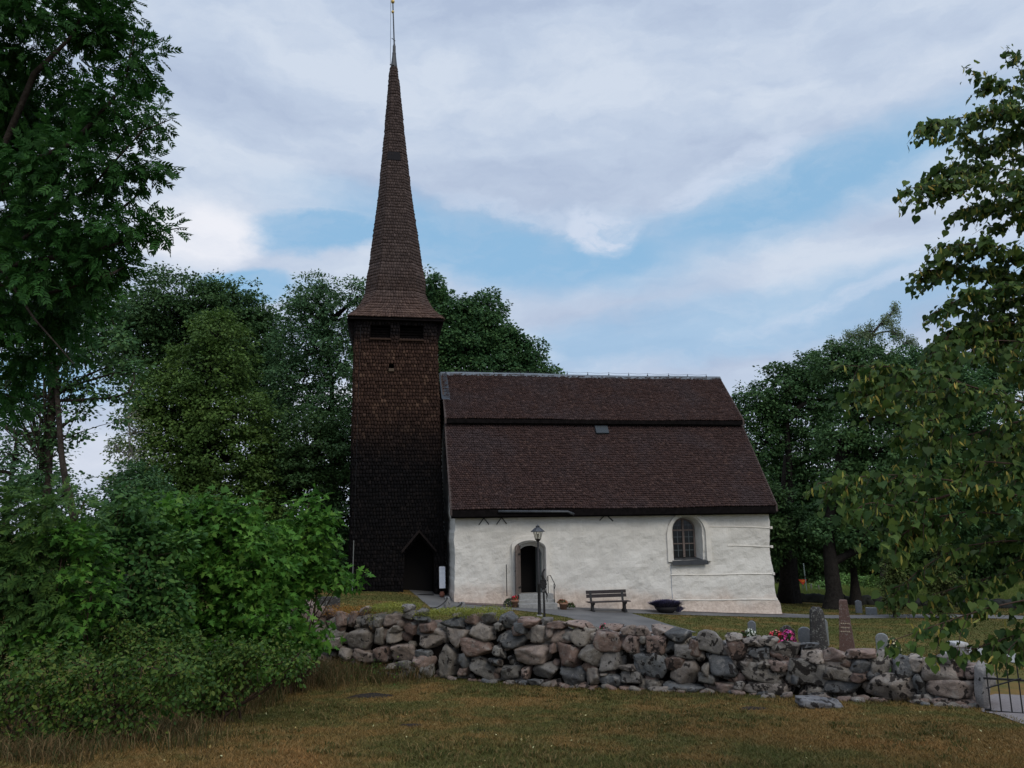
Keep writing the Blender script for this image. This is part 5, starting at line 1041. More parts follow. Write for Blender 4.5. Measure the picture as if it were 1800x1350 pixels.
def crown(rs, lobes, m, parent, leaf=.2, rc=.55, dens=.62, per=26, tmpl=QUAD, flat=.55, droop=0.0, name='crown', shell=(.62, 1.03), zmin=-.75, upb=.55):
    C, Li, O = sprays(rs, lobes, dens, rc, shell, zmin); n = len(C); per_i = np.maximum(4, (per*rs.uniform(.5, 1.3, n)).astype(int)); idx = np.repeat(np.arange(n), per_i); N_ = len(idx)
    d = rs.randn(N_, 3); d /= np.linalg.norm(d, axis=1)[:, None]; rcl = rc*rs.uniform(.65, 1.25, n)[idx][:, None]
    off = d*rcl*rs.uniform(.25, 1, (N_, 1))**.6*np.array([1, 1, flat]); off[:, 2] -= droop*np.abs(rs.randn(N_))*rc; off += O[idx]*(rs.uniform(0, .25, (N_, 1))*rc)
    p = C[idx]+off; x = d*np.array([1, 1, .4])+O[idx]*.4+rs.randn(N_, 3)*.35; x[:, 2] -= .35+droop*1.4
    nr = np.tile([0, 0, 1.0], (N_, 1))*upb+O[idx]*.45+rs.randn(N_, 3)*.42
    return leafmesh(name, tmpl, p, x, nr, leaf*rs.uniform(.5, 1.4, N_), m, parent), C, Li
def curve(a, b, n=6, bow=.12, rs=RS, up=.0):
    a = np.array(a, float); b = np.array(b, float); l = np.linalg.norm(b-a); o = rs.randn(3)*bow*l; t = np.linspace(0, 1, n)[:, None]; return a*(1-t)+b*t+o*(t*(1-t)*2)+np.array([0, 0, up*l])*np.sin(t*pi)
def limbs(rs, mb, trunk_top, lobes, C, Li, r0, every=5, tw=.022):
    """limbs from the trunk into each lobe, twigs on to the clumps"""
    tops = np.array(trunk_top)
    for i, (c, r) in enumerate(lobes):
        j = np.argmin(np.linalg.norm(tops-c, axis=1)+np.maximum(0, tops[:, 2]-c[2])*1.5); a = tops[j]; l = np.linalg.norm(c-a)
        mb.tube(curve(a, c, 6, .10, rs, .06), np.linspace(r0*.5, r0*.16, 6), 6, False)
        sel = C[Li == i][::every]
        for q in sel: mb.tube(curve(c+(a-c)*rs.uniform(0, .3), c+(q-c)*.92, 4, .12, rs), np.linspace(r0*.13+tw*.6, tw*.4, 4), 4, False)
def tree(name, label, lobes, m, base, trunk_px=None, d=None, r0=.3, seed=1, group=None, leaf=.2, rc=.6, dens=.62, per=26, every=5, bark=None, shell=(.62, 1.03), tmpl=QUAD, cat='tree', flat=.55, droop=0.0, trunk=None, tw=.022, upb=.55, zmin=-.75):
    """base: ground point; trunk: world points of the stem"""
    rs = np.random.RandomState(seed); base = np.array([base[0], base[1], gz(base[0], base[1])]); t = thing(name, base, label, cat, group)
    far = leaf > .15; cr, C, Li = crown(rs, lobes, m, t, leaf*(.80 if far else 1), rc*(.92 if far else 1), dens*(1.5 if far else 1), int(per*(2.0 if far else 1.2)), tmpl, flat, droop, 'crown', shell, zmin, upb)
    cen = np.mean([c for c, r in lobes], 0); top = max(c[2] for c, r in lobes)
    if trunk is None: e = np.array([cen[0]*.75+base[0]*.25, cen[1]*.75+base[1]*.25, top-.1*(top-base[2])]); trunk = curve(base-[0, 0, .3], e, 9, .035, rs)
    trunk = np.array(trunk); k = len(trunk); rad = r0*(1-np.linspace(0, 1, k)*.82); rad[0] *= 1.45
    bark = bark or (M_BARKD if leaf > .15 else M_BARK)
    b = MB(); b.tube(trunk, rad, 12, False); b.build('trunk', bark or M_BARK, t, True)
    b = MB(); limbs(rs, b, trunk[k//3:], lobes, C, Li, r0, every, tw); b.build('limbs', bark or M_BARK, t, True)
    return t
def gb(px, d): q = P(px, 900, d); return np.array([q[0], q[1]])

M_MAPD = m_leaf('dark maple foliage', [(.018, .042, .016), (.028, .060, .022), (.040, .078, .026)], .22)
M_MAPG = m_leaf('olive green foliage', [(.026, .050, .012), (.040, .074, .018), (.058, .098, .022)], .25)
M_OAK = m_leaf('oak foliage', [(.020, .050, .022), (.032, .072, .028), (.048, .095, .032)], .25)
M_BLUE = m_leaf('bluish green foliage', [(.026, .058, .028), (.038, .080, .036), (.054, .100, .042)], .25)
M_LITE = m_leaf('light green foliage', [(.05, .10, .028), (.07, .13, .035), (.09, .15, .05)], .3)
M_DK = m_leaf('dark forest foliage', [(.016, .036, .012), (.025, .052, .017), (.036, .066, .021)], .2)  # darker leaf green for the fill trees and the far wood

TG = 'trees behind the church'
tree('maple_tree', 'broad dark dome-shaped maple left of the tower behind the others', lobes_px([(330, 540, 120, 62), (265, 560, 80, 60), (400, 545, 75, 58), (300, 610, 110, 70, 2), (430, 610, 62, 66), (240, 640, 60, 60), (470, 640, 40, 60), (480, 760, 40, 80), (455, 690, 45, 70), (380, 640, 100, 70, 3), (440, 570, 45, 45)], 52), M_MAPD, gb(350, 54), r0=.45, seed=2, group=TG, leaf=.26, rc=.75, dens=.5, per=30)
tree('maple_tree', 'olive green conical tree standing in front of the dark dome-shaped maple', lobes_px([(385, 590, 52, 42), (370, 650, 75, 50), (330, 715, 95, 55), (400, 730, 85, 60), (300, 790, 90, 55), (390, 810, 95, 60), (300, 860, 90, 50), (380, 890, 110, 55), (290, 700, 60, 50)], 43), M_MAPG, gb(365, 43), r0=.35, seed=3, group=TG, leaf=.21, rc=.6, dens=.55, per=32)
tree('ash_tree', 'tall loose bluish green tree immediately left of the bell tower', lobes_px([(555, 520, 45, 42), (530, 560, 48, 45), (590, 560, 40, 55), (550, 620, 75, 55), (600, 650, 60, 60), (520, 680, 55, 60), (630, 520, 24, 36), (575, 720, 75, 45)], 49), M_BLUE, gb(575, 50), r0=.38, seed=4, group=TG, leaf=.22, rc=.6, dens=.46, per=24, shell=(.5, 1.05))
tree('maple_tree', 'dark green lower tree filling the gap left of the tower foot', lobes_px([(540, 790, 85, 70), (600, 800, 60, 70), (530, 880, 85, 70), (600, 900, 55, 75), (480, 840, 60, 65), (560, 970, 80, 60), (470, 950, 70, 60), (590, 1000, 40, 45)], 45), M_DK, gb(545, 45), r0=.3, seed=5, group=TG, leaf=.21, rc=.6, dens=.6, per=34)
tree('oak_tree', 'spreading oak rising behind the church ridge right of the tower', lobes_px([(757, 515, 26, 42), (790, 560, 42, 40), (760, 600, 50, 60), (845, 555, 36, 42), (878, 590, 30, 42), (820, 610, 62, 45), (870, 650, 60, 50), (930, 640, 32, 40), (800, 670, 60, 50), (968, 662, 18, 16), (905, 610, 22, 30)], 56), M_OAK, gb(830, 57), r0=.5, seed=6, group=TG, leaf=.27, rc=.6, dens=.62, per=30, shell=(.55, 1.08), every=3, tw=.05)
tree('maple_tree', 'large dark maple immediately right of the church roof', lobes_px([(1325, 715, 42, 40), (1375, 675, 42, 34), (1425, 655, 46, 36), (1340, 780, 50, 50), (1400, 730, 62, 52), (1460, 700, 46, 50), (1370, 850, 55, 55), (1440, 800, 62, 55), (1450, 880, 70, 55), (1385, 910, 50, 50), (1440, 945, 85, 38), (1360, 950, 40, 40)], 50), M_MAPD, gb(1380, 47), r0=.42, seed=7, group=TG, leaf=.24, rc=.6, dens=.55, per=30)
tree('maple_tree', 'second dark maple with thick leaning trunk between the tall gravestones and the field', lobes_px([(1470, 640, 45, 34), (1520, 640, 52, 40), (1500, 705, 40, 40), (1545, 700, 45, 45), (1480, 770, 45, 45), (1540, 790, 50, 50), (1590, 750, 40, 45), (1490, 850, 50, 40), (1540, 870, 60, 60), (1500, 930, 70, 50), (1560, 950, 50, 40)], 42), M_MAPD, G(1466, 1070)[:2], r0=.48, seed=8, group=TG, leaf=.22, rc=.55, dens=.52, per=28, trunk=[G(1466, 1071)-[0, 0, .3], P(1466, 1040, 41.5), P(1460, 990, 41.5), P(1455, 930, 42), P(1470, 850, 42), P(1500, 740, 42), P(1515, 660, 42)])
tree('maple_tree', 'rounded dark tree right of the birch behind the linden leaves', lobes_px([(1610, 645, 48, 36), (1655, 655, 46, 40), (1580, 680, 50, 45), (1630, 720, 60, 50), (1690, 700, 50, 60), (1600, 820, 60, 60), (1680, 800, 70, 60), (1740, 760, 60, 70), (1630, 900, 80, 60), (1720, 900, 80, 70), (1760, 650, 50, 60)], 52), M_OAK, gb(1650, 52), r0=.42, seed=9, group=TG, leaf=.24, rc=.6, dens=.55, per=30)
M_BIR = m_leaf('birch foliage', [(.045, .070, .035), (.060, .088, .045), (.08, .105, .058)], .25)
tree('birch_tree', 'airy pale birch with drooping twigs rising behind the dark maples', lobes_px([(1462, 606, 17, 13), (1494, 592, 15, 20), (1520, 584, 20, 26), (1557, 566, 12, 22), (1573, 546, 6, 18), (1535, 612, 24, 18), (1602, 600, 13, 14), (1578, 585, 10, 22), (1505, 615, 20, 16)], 78), M_BIR, gb(1540, 78), r0=.28, seed=10, group=TG, leaf=.15, rc=.42, dens=.60, per=28, droop=.9, bark=M_BARK, shell=(.3, 1.1), every=2, tw=.035)
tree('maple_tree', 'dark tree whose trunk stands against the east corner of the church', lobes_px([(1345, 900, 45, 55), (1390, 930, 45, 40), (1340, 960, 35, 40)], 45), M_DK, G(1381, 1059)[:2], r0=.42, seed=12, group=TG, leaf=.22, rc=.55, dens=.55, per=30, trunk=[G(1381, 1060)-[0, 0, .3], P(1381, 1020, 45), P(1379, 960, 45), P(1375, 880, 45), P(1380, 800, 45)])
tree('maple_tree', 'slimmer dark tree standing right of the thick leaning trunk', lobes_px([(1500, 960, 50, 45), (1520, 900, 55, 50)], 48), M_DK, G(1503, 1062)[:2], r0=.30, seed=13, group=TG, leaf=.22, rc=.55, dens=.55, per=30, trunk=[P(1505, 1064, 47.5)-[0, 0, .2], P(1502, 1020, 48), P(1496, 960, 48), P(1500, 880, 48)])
# wood beyond the field
FG_ = 'trees beyond the far field'
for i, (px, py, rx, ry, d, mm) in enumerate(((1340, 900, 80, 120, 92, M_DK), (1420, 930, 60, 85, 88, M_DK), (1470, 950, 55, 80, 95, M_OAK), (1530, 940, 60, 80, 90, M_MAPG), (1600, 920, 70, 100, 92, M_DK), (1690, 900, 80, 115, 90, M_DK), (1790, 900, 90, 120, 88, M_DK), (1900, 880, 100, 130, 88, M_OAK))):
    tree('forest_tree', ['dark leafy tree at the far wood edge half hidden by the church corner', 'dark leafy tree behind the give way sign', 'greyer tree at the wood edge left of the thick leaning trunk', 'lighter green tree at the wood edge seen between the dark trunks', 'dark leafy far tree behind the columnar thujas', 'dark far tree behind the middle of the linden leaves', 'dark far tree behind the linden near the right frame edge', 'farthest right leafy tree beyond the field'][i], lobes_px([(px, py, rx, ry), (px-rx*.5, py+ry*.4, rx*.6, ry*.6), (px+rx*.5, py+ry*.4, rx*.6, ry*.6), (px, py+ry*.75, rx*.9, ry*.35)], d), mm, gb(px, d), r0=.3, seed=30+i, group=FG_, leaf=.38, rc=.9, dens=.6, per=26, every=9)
for i, (px, py, rx, ry, d) in enumerate(((1500, 1026, 30, 14, 80), (1545, 1030, 26, 12, 74), (1450, 1034, 18, 8, 70))):
    tree('bush', ['light green bush at the field edge seen between the two dark trunks', 'green bush at the field edge left of the thujas', 'small low bush in the far field left of the thick leaning trunk'][i], lobes_px([(px, py, rx, ry), (px+rx*.5, py+3, rx*.6, ry*.8)], d), M_LITE if i != 1 else M_MAPG, gb(px, d), r0=.08, seed=50+i, group='bushes at the edge of the far field', leaf=.25, rc=.5, dens=.7, per=24, cat='bush')
# thujas
def thuja(px, ytop, ybot, wpx, d, label, seed):
    g = P(px, ybot, d)[:2]; n = 9; lb = []
    for i in range(n): f = i/(n-1); y = ybot+(ytop-ybot)*(.08+.86*f); w_ = wpx/2*(.72+.5*sin(pi*min(1, f*1.1+.05)))*(1-f**5*.6); lb.append((px+2*sin(i*2.1), y, w_*.8, (ybot-ytop)/n*1.1))
    return tree('thuja', label, lobes_px(lb, d), m_leaf('thuja foliage', [(.020, .030, .010), (.034, .046, .014), (.05, .06, .02)], .1, .8, .1), g, r0=.12, seed=seed, group='columnar thujas in the churchyard', leaf=.13, rc=.26, dens=.55, per=26, every=50, cat='thuja', flat=1.2, upb=.9)
thuja(1572, 946, 1077, 34, 36.0, 'tall columnar dark green thuja left of the linden branches', 60)
thuja(1655, 952, 1082, 44, 35.0, 'second columnar thuja partly hidden behind the linden leaves', 61)
# birch-like pale small trees and mid-distance trees on the left
tree('young_tree', 'thin pale half-bare tree beside the open sky gap on the left', lobes_px([(222, 735, 24, 28), (205, 790, 22, 24), (232, 800, 30, 40), (240, 760, 24, 30), (215, 850, 26, 30)], 36), m_leaf('pale thin foliage', [(.06, .085, .04), (.08, .11, .05), (.13, .13, .07)], .3), gb(232, 36), r0=.10, seed=14, leaf=.12, rc=.40, dens=.30, per=16, bark=M_LPALE, shell=(.3, 1.1), every=1, tw=.03)
tree('ash_tree', 'green tree low behind the shrubs right of the open sky gap', lobes_px([(200, 905, 36, 45), (240, 880, 50, 60), (225, 950, 60, 50), (290, 930, 70, 60), (185, 960, 40, 40), (340, 960, 80, 50), (430, 970, 80, 50)], 33), M_OAK, gb(250, 33), r0=.2, seed=15, leaf=.16, rc=.42, dens=.55, per=30)
tree('ash_tree', 'loose mid green tree at the far left behind the shrubs', lobes_px([(20, 800, 60, 45), (70, 840, 55, 50), (-40, 830, 80, 70), (30, 880, 70, 45), (110, 880, 50, 50), (60, 760, 40, 26), (-60, 730, 60, 60)], 32), M_BLUE, gb(10, 32), r0=.22, seed=16, leaf=.15, rc=.45, dens=.45, per=24, shell=(.45, 1.05))
# old oak with two leaning stems
rs = np.random.RandomState(17); d0 = 25.0; base = gb(100, d0); base = np.array([base[0], base[1], gz(*base)])
oak = thing('oak_tree', base, 'tall oak with two leaning bare stems and dark scalloped leaves on the left', 'tree')
lob = lobes_px([(110, 560, 75, 55), (40, 560, 70, 60), (150, 610, 40, 50), (60, 640, 60, 40), (120, 680, 45, 30), (60, 720, 40, 20), (140, 730, 22, 22), (20, 690, 40, 30), (138, 770, 14, 20), (175, 575, 45, 40), (205, 600, 36, 30), (225, 650, 26, 22), (190, 645, 18, 12), (160, 695, 30, 7), (205, 700, 22, 12), (235, 690, 16, 16), (205, 738, 9, 10), (120, 500, 90, 50), (30, 480, 90, 60), (195, 520, 30, 30), (95, 780, 16, 14), (80, 770, 26, 30), (75, 830, 28, 28), (60, 860, 40, 24)], d0)
cr, C, Li = crown(rs, lob, M_OAK, oak, .13, .34, .62, 30, OVAL, .6, name='crown', shell=(.35, 1.08))
b = MB(); s1 = [P(75, 925, d0), P(84, 850, d0), P(88, 770, d0), P(92, 700, d0), P(93, 640, d0), P(95, 570, d0), P(100, 500, d0)]; b.tube(s1, [.15, .12, .11, .12, .10, .08, .05], 10); s1[0]; b.build('trunk', M_BARK, oak, True)
b = MB(); s2 = [P(134, 935, d0-.4), P(124, 880, d0-.4), P(116, 850, d0-.4), P(108, 800, d0-.4), P(104, 740, d0-.4), P(101, 700, d0-.3), P(99, 650, d0-.2), P(112, 590, d0)]; b.tube(s2, [.12, .11, .10, .09, .085, .08, .07, .04], 10); b.build('trunk', M_BARK, oak, True)
for pts in (s1, s2):
    q = np.array(pts[0]); k = MB(); k.tube([[q[0]+.2*(1 if pts is s2 else -1), q[1], gz(q[0], q[1])-.2], q], [.26, .19 if pts is s1 else .15], 10); k.build('trunk', M_BARK, oak, True)
b = MB(); b.tube([P(98, 704, d0), P(130, 704, d0), (P(165, 701, d0)), P(200, 699, d0), P(225, 690, d0-.3), P(237, 668, d0-.3), P(234, 648, d0)], [.06, .055, .045, .035, .028, .02, .012], 6, False)
b.tube([P(200, 699, d0), P(186, 690, d0), P(172, 682, d0), P(170, 672, d0)], [.02, .015, .010, .006], 5, False); b.tube([P(225, 690, d0-.3), P(245, 695, d0-.3), P(252, 690, d0-.2)], [.015, .01, .006], 5, False); b.tube([P(95, 650, d0), P(70, 700, d0), P(40, 712, d0)], [.05, .035, .015], 5, False)
limbs(rs, b, np.array(s1[2:]), lob[:13]+lob[17:], C, np.where(Li > 12, Li, Li), .14, 6, .012); b.build('limbs', M_BARK, oak, True)

# ------------------------------------------------------------------ near ash tree, left
rs = np.random.RandomState(19); dA = 10.5; g = gb(-260, 11.0); base = np.array([g[0], g[1], gz(*g)])
M_ASH = m_leaf('ash foliage', [(.014, .050, .012), (.022, .072, .016), (.034, .100, .022)], .32, .6, .15, 1.2, k_=.66)
ash = thing('ash_tree', base, 'large near ash tree with feathery leaflets filling the upper left corner', 'tree')
lob = lobes_px([(60, 60, 150, 110), (170, 60, 62, 70), (230, 110, 55, 52), (40, 200, 160, 110, 1), (200, 190, 85, 60), (272, 218, 34, 22), (120, 300, 130, 80), (220, 290, 55, 45), (262, 300, 22, 26), (40, 380, 120, 80, .6), (160, 390, 90, 60), (235, 400, 60, 32), (292, 408, 30, 20), (90, 470, 110, 60), (190, 460, 60, 45), (20, 540, 90, 70, .5), (120, 560, 60, 60, 1), (-60, 250, 140, 260, 1), (-60, -60, 200, 120, .5), (150, -60, 120, 80), (200, 10, 40, 50), (60, 630, 70, 40, 1.2), (0, 690, 45, 40, 1), (155, 500, 45, 40)], dA, 1.0)
C, Li, O = sprays(rs, lob, .62, .33, (.30, 1.04), -.9); n = len(C); per = 15; idx = np.repeat(np.arange(n), per); N_ = len(idx)
dd = rs.randn(N_, 3); dd /= np.linalg.norm(dd, axis=1)[:, None]; p = C[idx]+dd*.27*rs.uniform(.2, 1, (N_, 1))*np.array([1, 1, .8]); x = dd*.8+O[idx]*.55+rs.randn(N_, 3)*.3; x[:, 2] -= .55; nr = np.array([0, 0, 1.])+O[idx]*.3+rs.randn(N_, 3)*.6
leafmesh('crown', ASH, p, x, nr, .21*rs.uniform(.75, 1.2, N_), M_ASH, ash)
tr = np.array([base-[0, 0, .3], base+[.1, 0, 2.0], base+[.3, .1, 4.5], base+[.2, .2, 7.5], base+[.5, .1, 10.5]]); b = MB(); b.tube(tr, [.36, .28, .24, .18, .08], 12, False); b.build('trunk', M_BARK, ash, True)
b = MB(); 
for pl in ([(-150, 520), (0, 470), (110, 450), (170, 400), (235, 350), (270, 300)], [(-150, 640), (0, 500), (90, 515), (200, 480), (240, 455)], [(-120, 380), (20, 300), (130, 250), (220, 150), (236, 60)], [(-120, 300), (60, 130), (130, 60), (170, -40)], [(40, 420), (160, 330), (250, 230), (300, 210)], [(100, 460), (200, 430), (290, 405), (322, 400)], [(0, 470), (60, 560), (130, 640)]):
    pts = [tr[2] if pl[0][0] < -100 else P(*pl[0], dA)]+[P(x, y, dA+.3*sin(x)) for x, y in pl[1:]]; b.tube(pts, np.linspace(.06 if pl[0][0] < -100 else .025, .006, len(pts)), 6, False)
for i, (c, r) in enumerate(lob):
    for q in C[Li == i][::4]: b.tube(curve(c+(q-c)*.25, q, 4, .1, rs), [.009, .007, .005, .003], 4, False)
b.build('limbs', M_BARK, ash, True)

# ------------------------------------------------------------------ near linden, right: drooping branches with heart-shaped leaves
rs = np.random.RandomState(23); dL = 6.3
M_LIN = m_leaf('linden foliage', [(.020, .045, .012), (.032, .066, .016), (.052, .090, .020), (.085, .125, .028)], .40, .55, .2, 1.6, k_=.74)
M_LINT = m_leaf('linden bract', [(.16, .17, .045), (.21, .20, .05), (.27, .19, .05)], .4, .6, .2, 2.0)
base = gb(2420, 7.0); base = np.array([base[0], base[1], gz(*base)]); lin = thing('linden_tree', base, 'near linden tree with heart-shaped leaves and pale bracts reaching in from the right', 'tree')
BR = [  # (points in photo pixels, distance, leaf density)
 ([(2200, 330), (1860, 180), (1795, 110), (1772, 98)], 6.6, 1.0), ([(2200, 330), (1860, 190), (1800, 165), (1750, 150), (1714, 138)], 6.5, 1), ([(2200, 380), (1860, 210), (1790, 185), (1740, 200), (1690, 218), (1612, 225)], 6.3, 1.2), ([(2200, 380), (1870, 230), (1800, 235), (1760, 240)], 6.7, 1.1),
 ([(2200, 420), (1860, 300), (1800, 285), (1740, 255), (1700, 250)], 6.5, 1.1), ([(2200, 450), (1880, 370), (1790, 320), (1740, 325), (1690, 320), (1640, 335), (1592, 335)], 6.2, 1.2), ([(2200, 450), (1880, 400), (1800, 350), (1740, 370), (1690, 372)], 6.5, 1.1), ([(2200, 450), (1880, 330), (1790, 300), (1720, 300), (1650, 300)], 6.4, 1.0),
 ([(2200, 520), (1880, 480), (1800, 455), (1740, 430), (1700, 430), (1640, 440)], 6.2, 1.2), ([(2200, 520), (1880, 500), (1820, 500), (1740, 480), (1690, 470), (1628, 480)], 6.4, 1.2), ([(2200, 540), (1880, 520), (1800, 510), (1730, 515), (1680, 530), (1640, 555)], 6.2, 1.2), ([(2200, 560), (1880, 560), (1800, 560), (1740, 570), (1690, 590)], 6.6, 1.3),
 ([(2200, 640), (1900, 600), (1800, 575), (1720, 560), (1665, 590), (1640, 625)], 6.2, 1.6), ([(2200, 660), (1900, 640), (1820, 610), (1750, 590), (1690, 630)], 6.0, 1.6), ([(2200, 500), (1900, 540), (1830, 520), (1780, 530), (1720, 545)], 6.5, 1.4), ([(2200, 620), (1900, 625), (1820, 600), (1760, 610), (1700, 600)], 6.8, 1.2), ([(2200, 760), (1900, 735), (1800, 712), (1740, 700), (1680, 680), (1620, 660), (1560, 640), (1500, 648)], 5.6, 1.5), ([(1740, 700), (1690, 720), (1640, 740), (1580, 720), (1520, 700), (1480, 700)], 5.6, 1.3), ([(1700, 690), (1640, 690), (1580, 680), (1530, 672)], 5.7, 1.4), ([(2200, 760), (1900, 740), (1800, 730), (1730, 760), (1680, 800), (1630, 790), (1570, 770)], 5.8, 1.3),
 ([(2200, 780), (1900, 770), (1820, 770), (1760, 800), (1700, 850)], 6.2, 1.4), ([(2200, 820), (1900, 840), (1830, 830), (1760, 810), (1690, 812), (1630, 830), (1590, 870), (1540, 880)], 5.7, 1.3), ([(2200, 850), (1900, 890), (1800, 885), (1720, 860), (1650, 845), (1560, 838), (1500, 840), (1438, 855)], 5.4, 1.35), ([(1700, 858), (1650, 880), (1590, 880), (1540, 890), (1500, 905)], 5.3, 1.4), ([(2200, 900), (1900, 930), (1800, 920), (1720, 900), (1650, 900), (1600, 925), (1565, 960)], 5.5, 1.3),
 ([(2200, 920), (1900, 960), (1820, 960), (1760, 950), (1700, 960), (1650, 980), (1610, 1000), (1580, 1040)], 5.6, 1.25), ([(2200, 960), (1920, 1010), (1830, 1000), (1770, 1010), (1700, 1040), (1640, 1050)], 5.7, 1.2), ([(2200, 980), (1900, 1060), (1800, 1050), (1740, 1075), (1700, 1100), (1650, 1110), (1590, 1115), (1572, 1130)], 5.3, 1.15), ([(2200, 1010), (1900, 1100), (1820, 1110), (1780, 1130), (1740, 1140), (1700, 1150)], 5.3, 1.3),
 ([(2200, 1000), (1900, 1060), (1830, 1080), (1790, 1120), (1770, 1150)], 5.2, 1.2), ([(2200, 900), (1900, 880), (1850, 850), (1780, 850)], 6.0, 1.5), ([(2200, 700), (1900, 660), (1830, 650), (1770, 640), (1720, 630)], 6.3, 1.3), ([(2200, 1000), (1950, 980), (1850, 970), (1790, 990)], 5.4, 1.3), ([(2200, 600), (1900, 420), (1830, 400), (1770, 400), (1730, 400)], 6.6, 1.2)]
trk = np.array([base-[0, 0, .3], base+[0, 0, 2], base+[-.1, .1, 4.5], base+[0, .1, 7.5], base+[0, 0, 10]]); b = MB(); b.tube(trk, [.40, .32, .28, .2, .08], 12, False); b.build('trunk', M_BARK, lin, True)
b = MB(); LP = []; LX = []; BP = []; BX = []
for bi_, (pl, d, den) in enumerate(BR):
    den = den*(1.9 if bi_ < 13 else 1.0)
    pts = [P(x, y, d+.10*sin(x*.02+y)) for x, y in pl]
    if pl[0][0] >= 2200: j = np.argmin(np.abs(np.linspace(0, 1, 30)-.5)); zz_ = np.clip(pts[0][2]-1.0, trk[1][2], trk[-1][2]); pts = [np.array([base[0], base[1], zz_])]+pts[1:]
    # smooth the polyline
    pts = np.array(pts); s = np.concatenate([[0], np.cumsum(np.linalg.norm(np.diff(pts, axis=0), axis=1))]); t = np.linspace(0, s[-1], 24); q = np.stack([np.interp(t, s, pts[:, k]) for k in range(3)], 1)
    q[:, 2] += .05*np.sin(np.linspace(0, 9, 24)+y)*np.linspace(0, 1, 24)
    for _ in range(3): q[1:-1] = (q[:-2]+2*q[1:-1]+q[2:])/4
    b.tube(q, np.linspace(.020 if pl[0][0] >= 2200 else .010, .0025, 24), 6, False)
    vis = s[1] if pl[0][0] >= 2200 else 0; T_ = (q[-1]-q[0]); LN = s[-1]-vis*.8; ntw = int(LN/.058*den)
    for i in range(ntw):
        f = rs.uniform(max(0, vis/s[-1]*.8), 1.0); k = min(22, int(f*23)); c = q[k]+(q[k+1]-q[k])*rs.rand(); ax = q[k+1]-q[k]; ax /= np.linalg.norm(ax); side = np.cross(ax, [0, 0, 1]); side /= np.linalg.norm(side)
        sg = rs.choice([-1, 1]); ln_ = rs.uniform(.12, .46)*(1.2-f*.6); di = ax*.75+side*sg*rs.uniform(.3, .9)+np.array([0, 0, rs.uniform(-.75, .25)]); di /= np.linalg.norm(di); tip = c+di*ln_+np.array([0, 0, -.25*ln_]); tw_ = [c, c+di*ln_*.55, tip]; b.tube(tw_, [.0035, .0025, .0012], 3, False)
        m_ = max(3, int(ln_/.020)); 
        for j in range(m_):
            u = (j+rs.rand()*.6+.3)/m_; w0_ = c+(tw_[1]-c)*min(1, u/.55) if u < .55 else tw_[1]+(tip-tw_[1])*min(1, (u-.55)/.45); LP.append(w0_+rs.randn(3)*.024); LX.append(di*.5+side*rs.choice([-1, 1])*.6+np.array([0, 0, -1.0])+rs.randn(3)*.3)
            if rs.rand() < .22: BP.append(w0_+rs.randn(3)*.02); BX.append(np.array([0, 0, -1.0])+rs.randn(3)*.30)
LP = np.array(LP); LX = np.array(LX); n = len(LP); nr = np.stack([rs.randn(n)*.7, -np.abs(rs.randn(n))*.5-.1, rs.uniform(.2, 1.1, n)], 1)
leafmesh('crown', HEART, LP, LX, nr, .057*rs.uniform(.5, 1.35, n), M_LIN, lin); BP = np.array(BP); BX = np.array(BX); n = len(BP)
leafmesh('bracts', lobed([(0, 0), (.2, .09), (.6, .12), (1, 0), (.6, -.12), (.2, -.09)]), BP, BX, rs.randn(n, 3), .058*rs.uniform(.7, 1.3, n), M_LINT, lin); b.build('limbs', M_BARKB, lin, True)

# ------------------------------------------------------------------ shrubs in front of the wall, left
M_SHM = m_leaf('maple shrub leaves', [(.020, .060, .010), (.034, .098, .014), (.055, .140, .020), (.085, .165, .028)], .35, .6, .18, .8, k_=.80)
M_SHD = m_leaf('shrub leaves', [(.018, .050, .014), (.030, .080, .020), (.060, .120, .026)], .3, .6, .18, 1.0, k_=.80)
M_SHB = m_leaf('greyish shrub leaves', [(.022, .052, .015), (.036, .080, .020), (.062, .112, .026)], .3, .6, .15, 1.0, k_=.80)
M_RAS = m_leaf('bramble leaves', [(.020, .050, .010), (.038, .085, .016), (.065, .12, .020), (.10, .13, .025)], .3, .6, .2, 1.2, k_=.6)
def shrub(name, label, lobes, m, base, seed, tmpl, leaf, rc, dens, per, cat='shrub', droop=.15, shell=(.45, 1.04), stems=6, group=None, zmin=-.9):
    rs = np.random.RandomState(seed); base = np.array([base[0], base[1], gz(base[0], base[1])]); t = thing(name, base, label, cat, group)
    cr, C, Li = crown(rs, lobes, m, t, leaf, rc, dens, per, tmpl, .7, droop, 'foliage', shell, zmin, .6); b = MB()
    for i, (c, r) in enumerate(lobes):
        for k in range(2): q = base+np.array([rs.randn()*.25, rs.randn()*.2, -.1]); b.tube(curve(q, c+rs.randn(3)*r*.3, 6, .10, rs), np.linspace(.022, .007, 6), 5, False)
        for q in C[Li == i][::4]: b.tube(curve(c+(q-c)*.2, q, 4, .1, rs), [.010, .007, .005, .003], 3, False)
    b.build('stems', M_BARKB, t); return t
SH = 'shrubs in front of the churchyard wall'
shrub('maple_shrub', 'bright green maple shrub nearest the left end of the stone wall', lobes_px([(548, 935, 42, 48), (572, 1010, 36, 28), (500, 960, 60, 55), (520, 1020, 56, 46), (562, 1118, 32, 18), (470, 1030, 70, 60), (480, 1100, 60, 50), (490, 1150, 40, 28), (602, 1012, 18, 14), (545, 885, 14, 14)], 15.6), M_SHM, gb(500, 15.9), 71, MAPLE, .125, .28, .62, 26, group=SH)
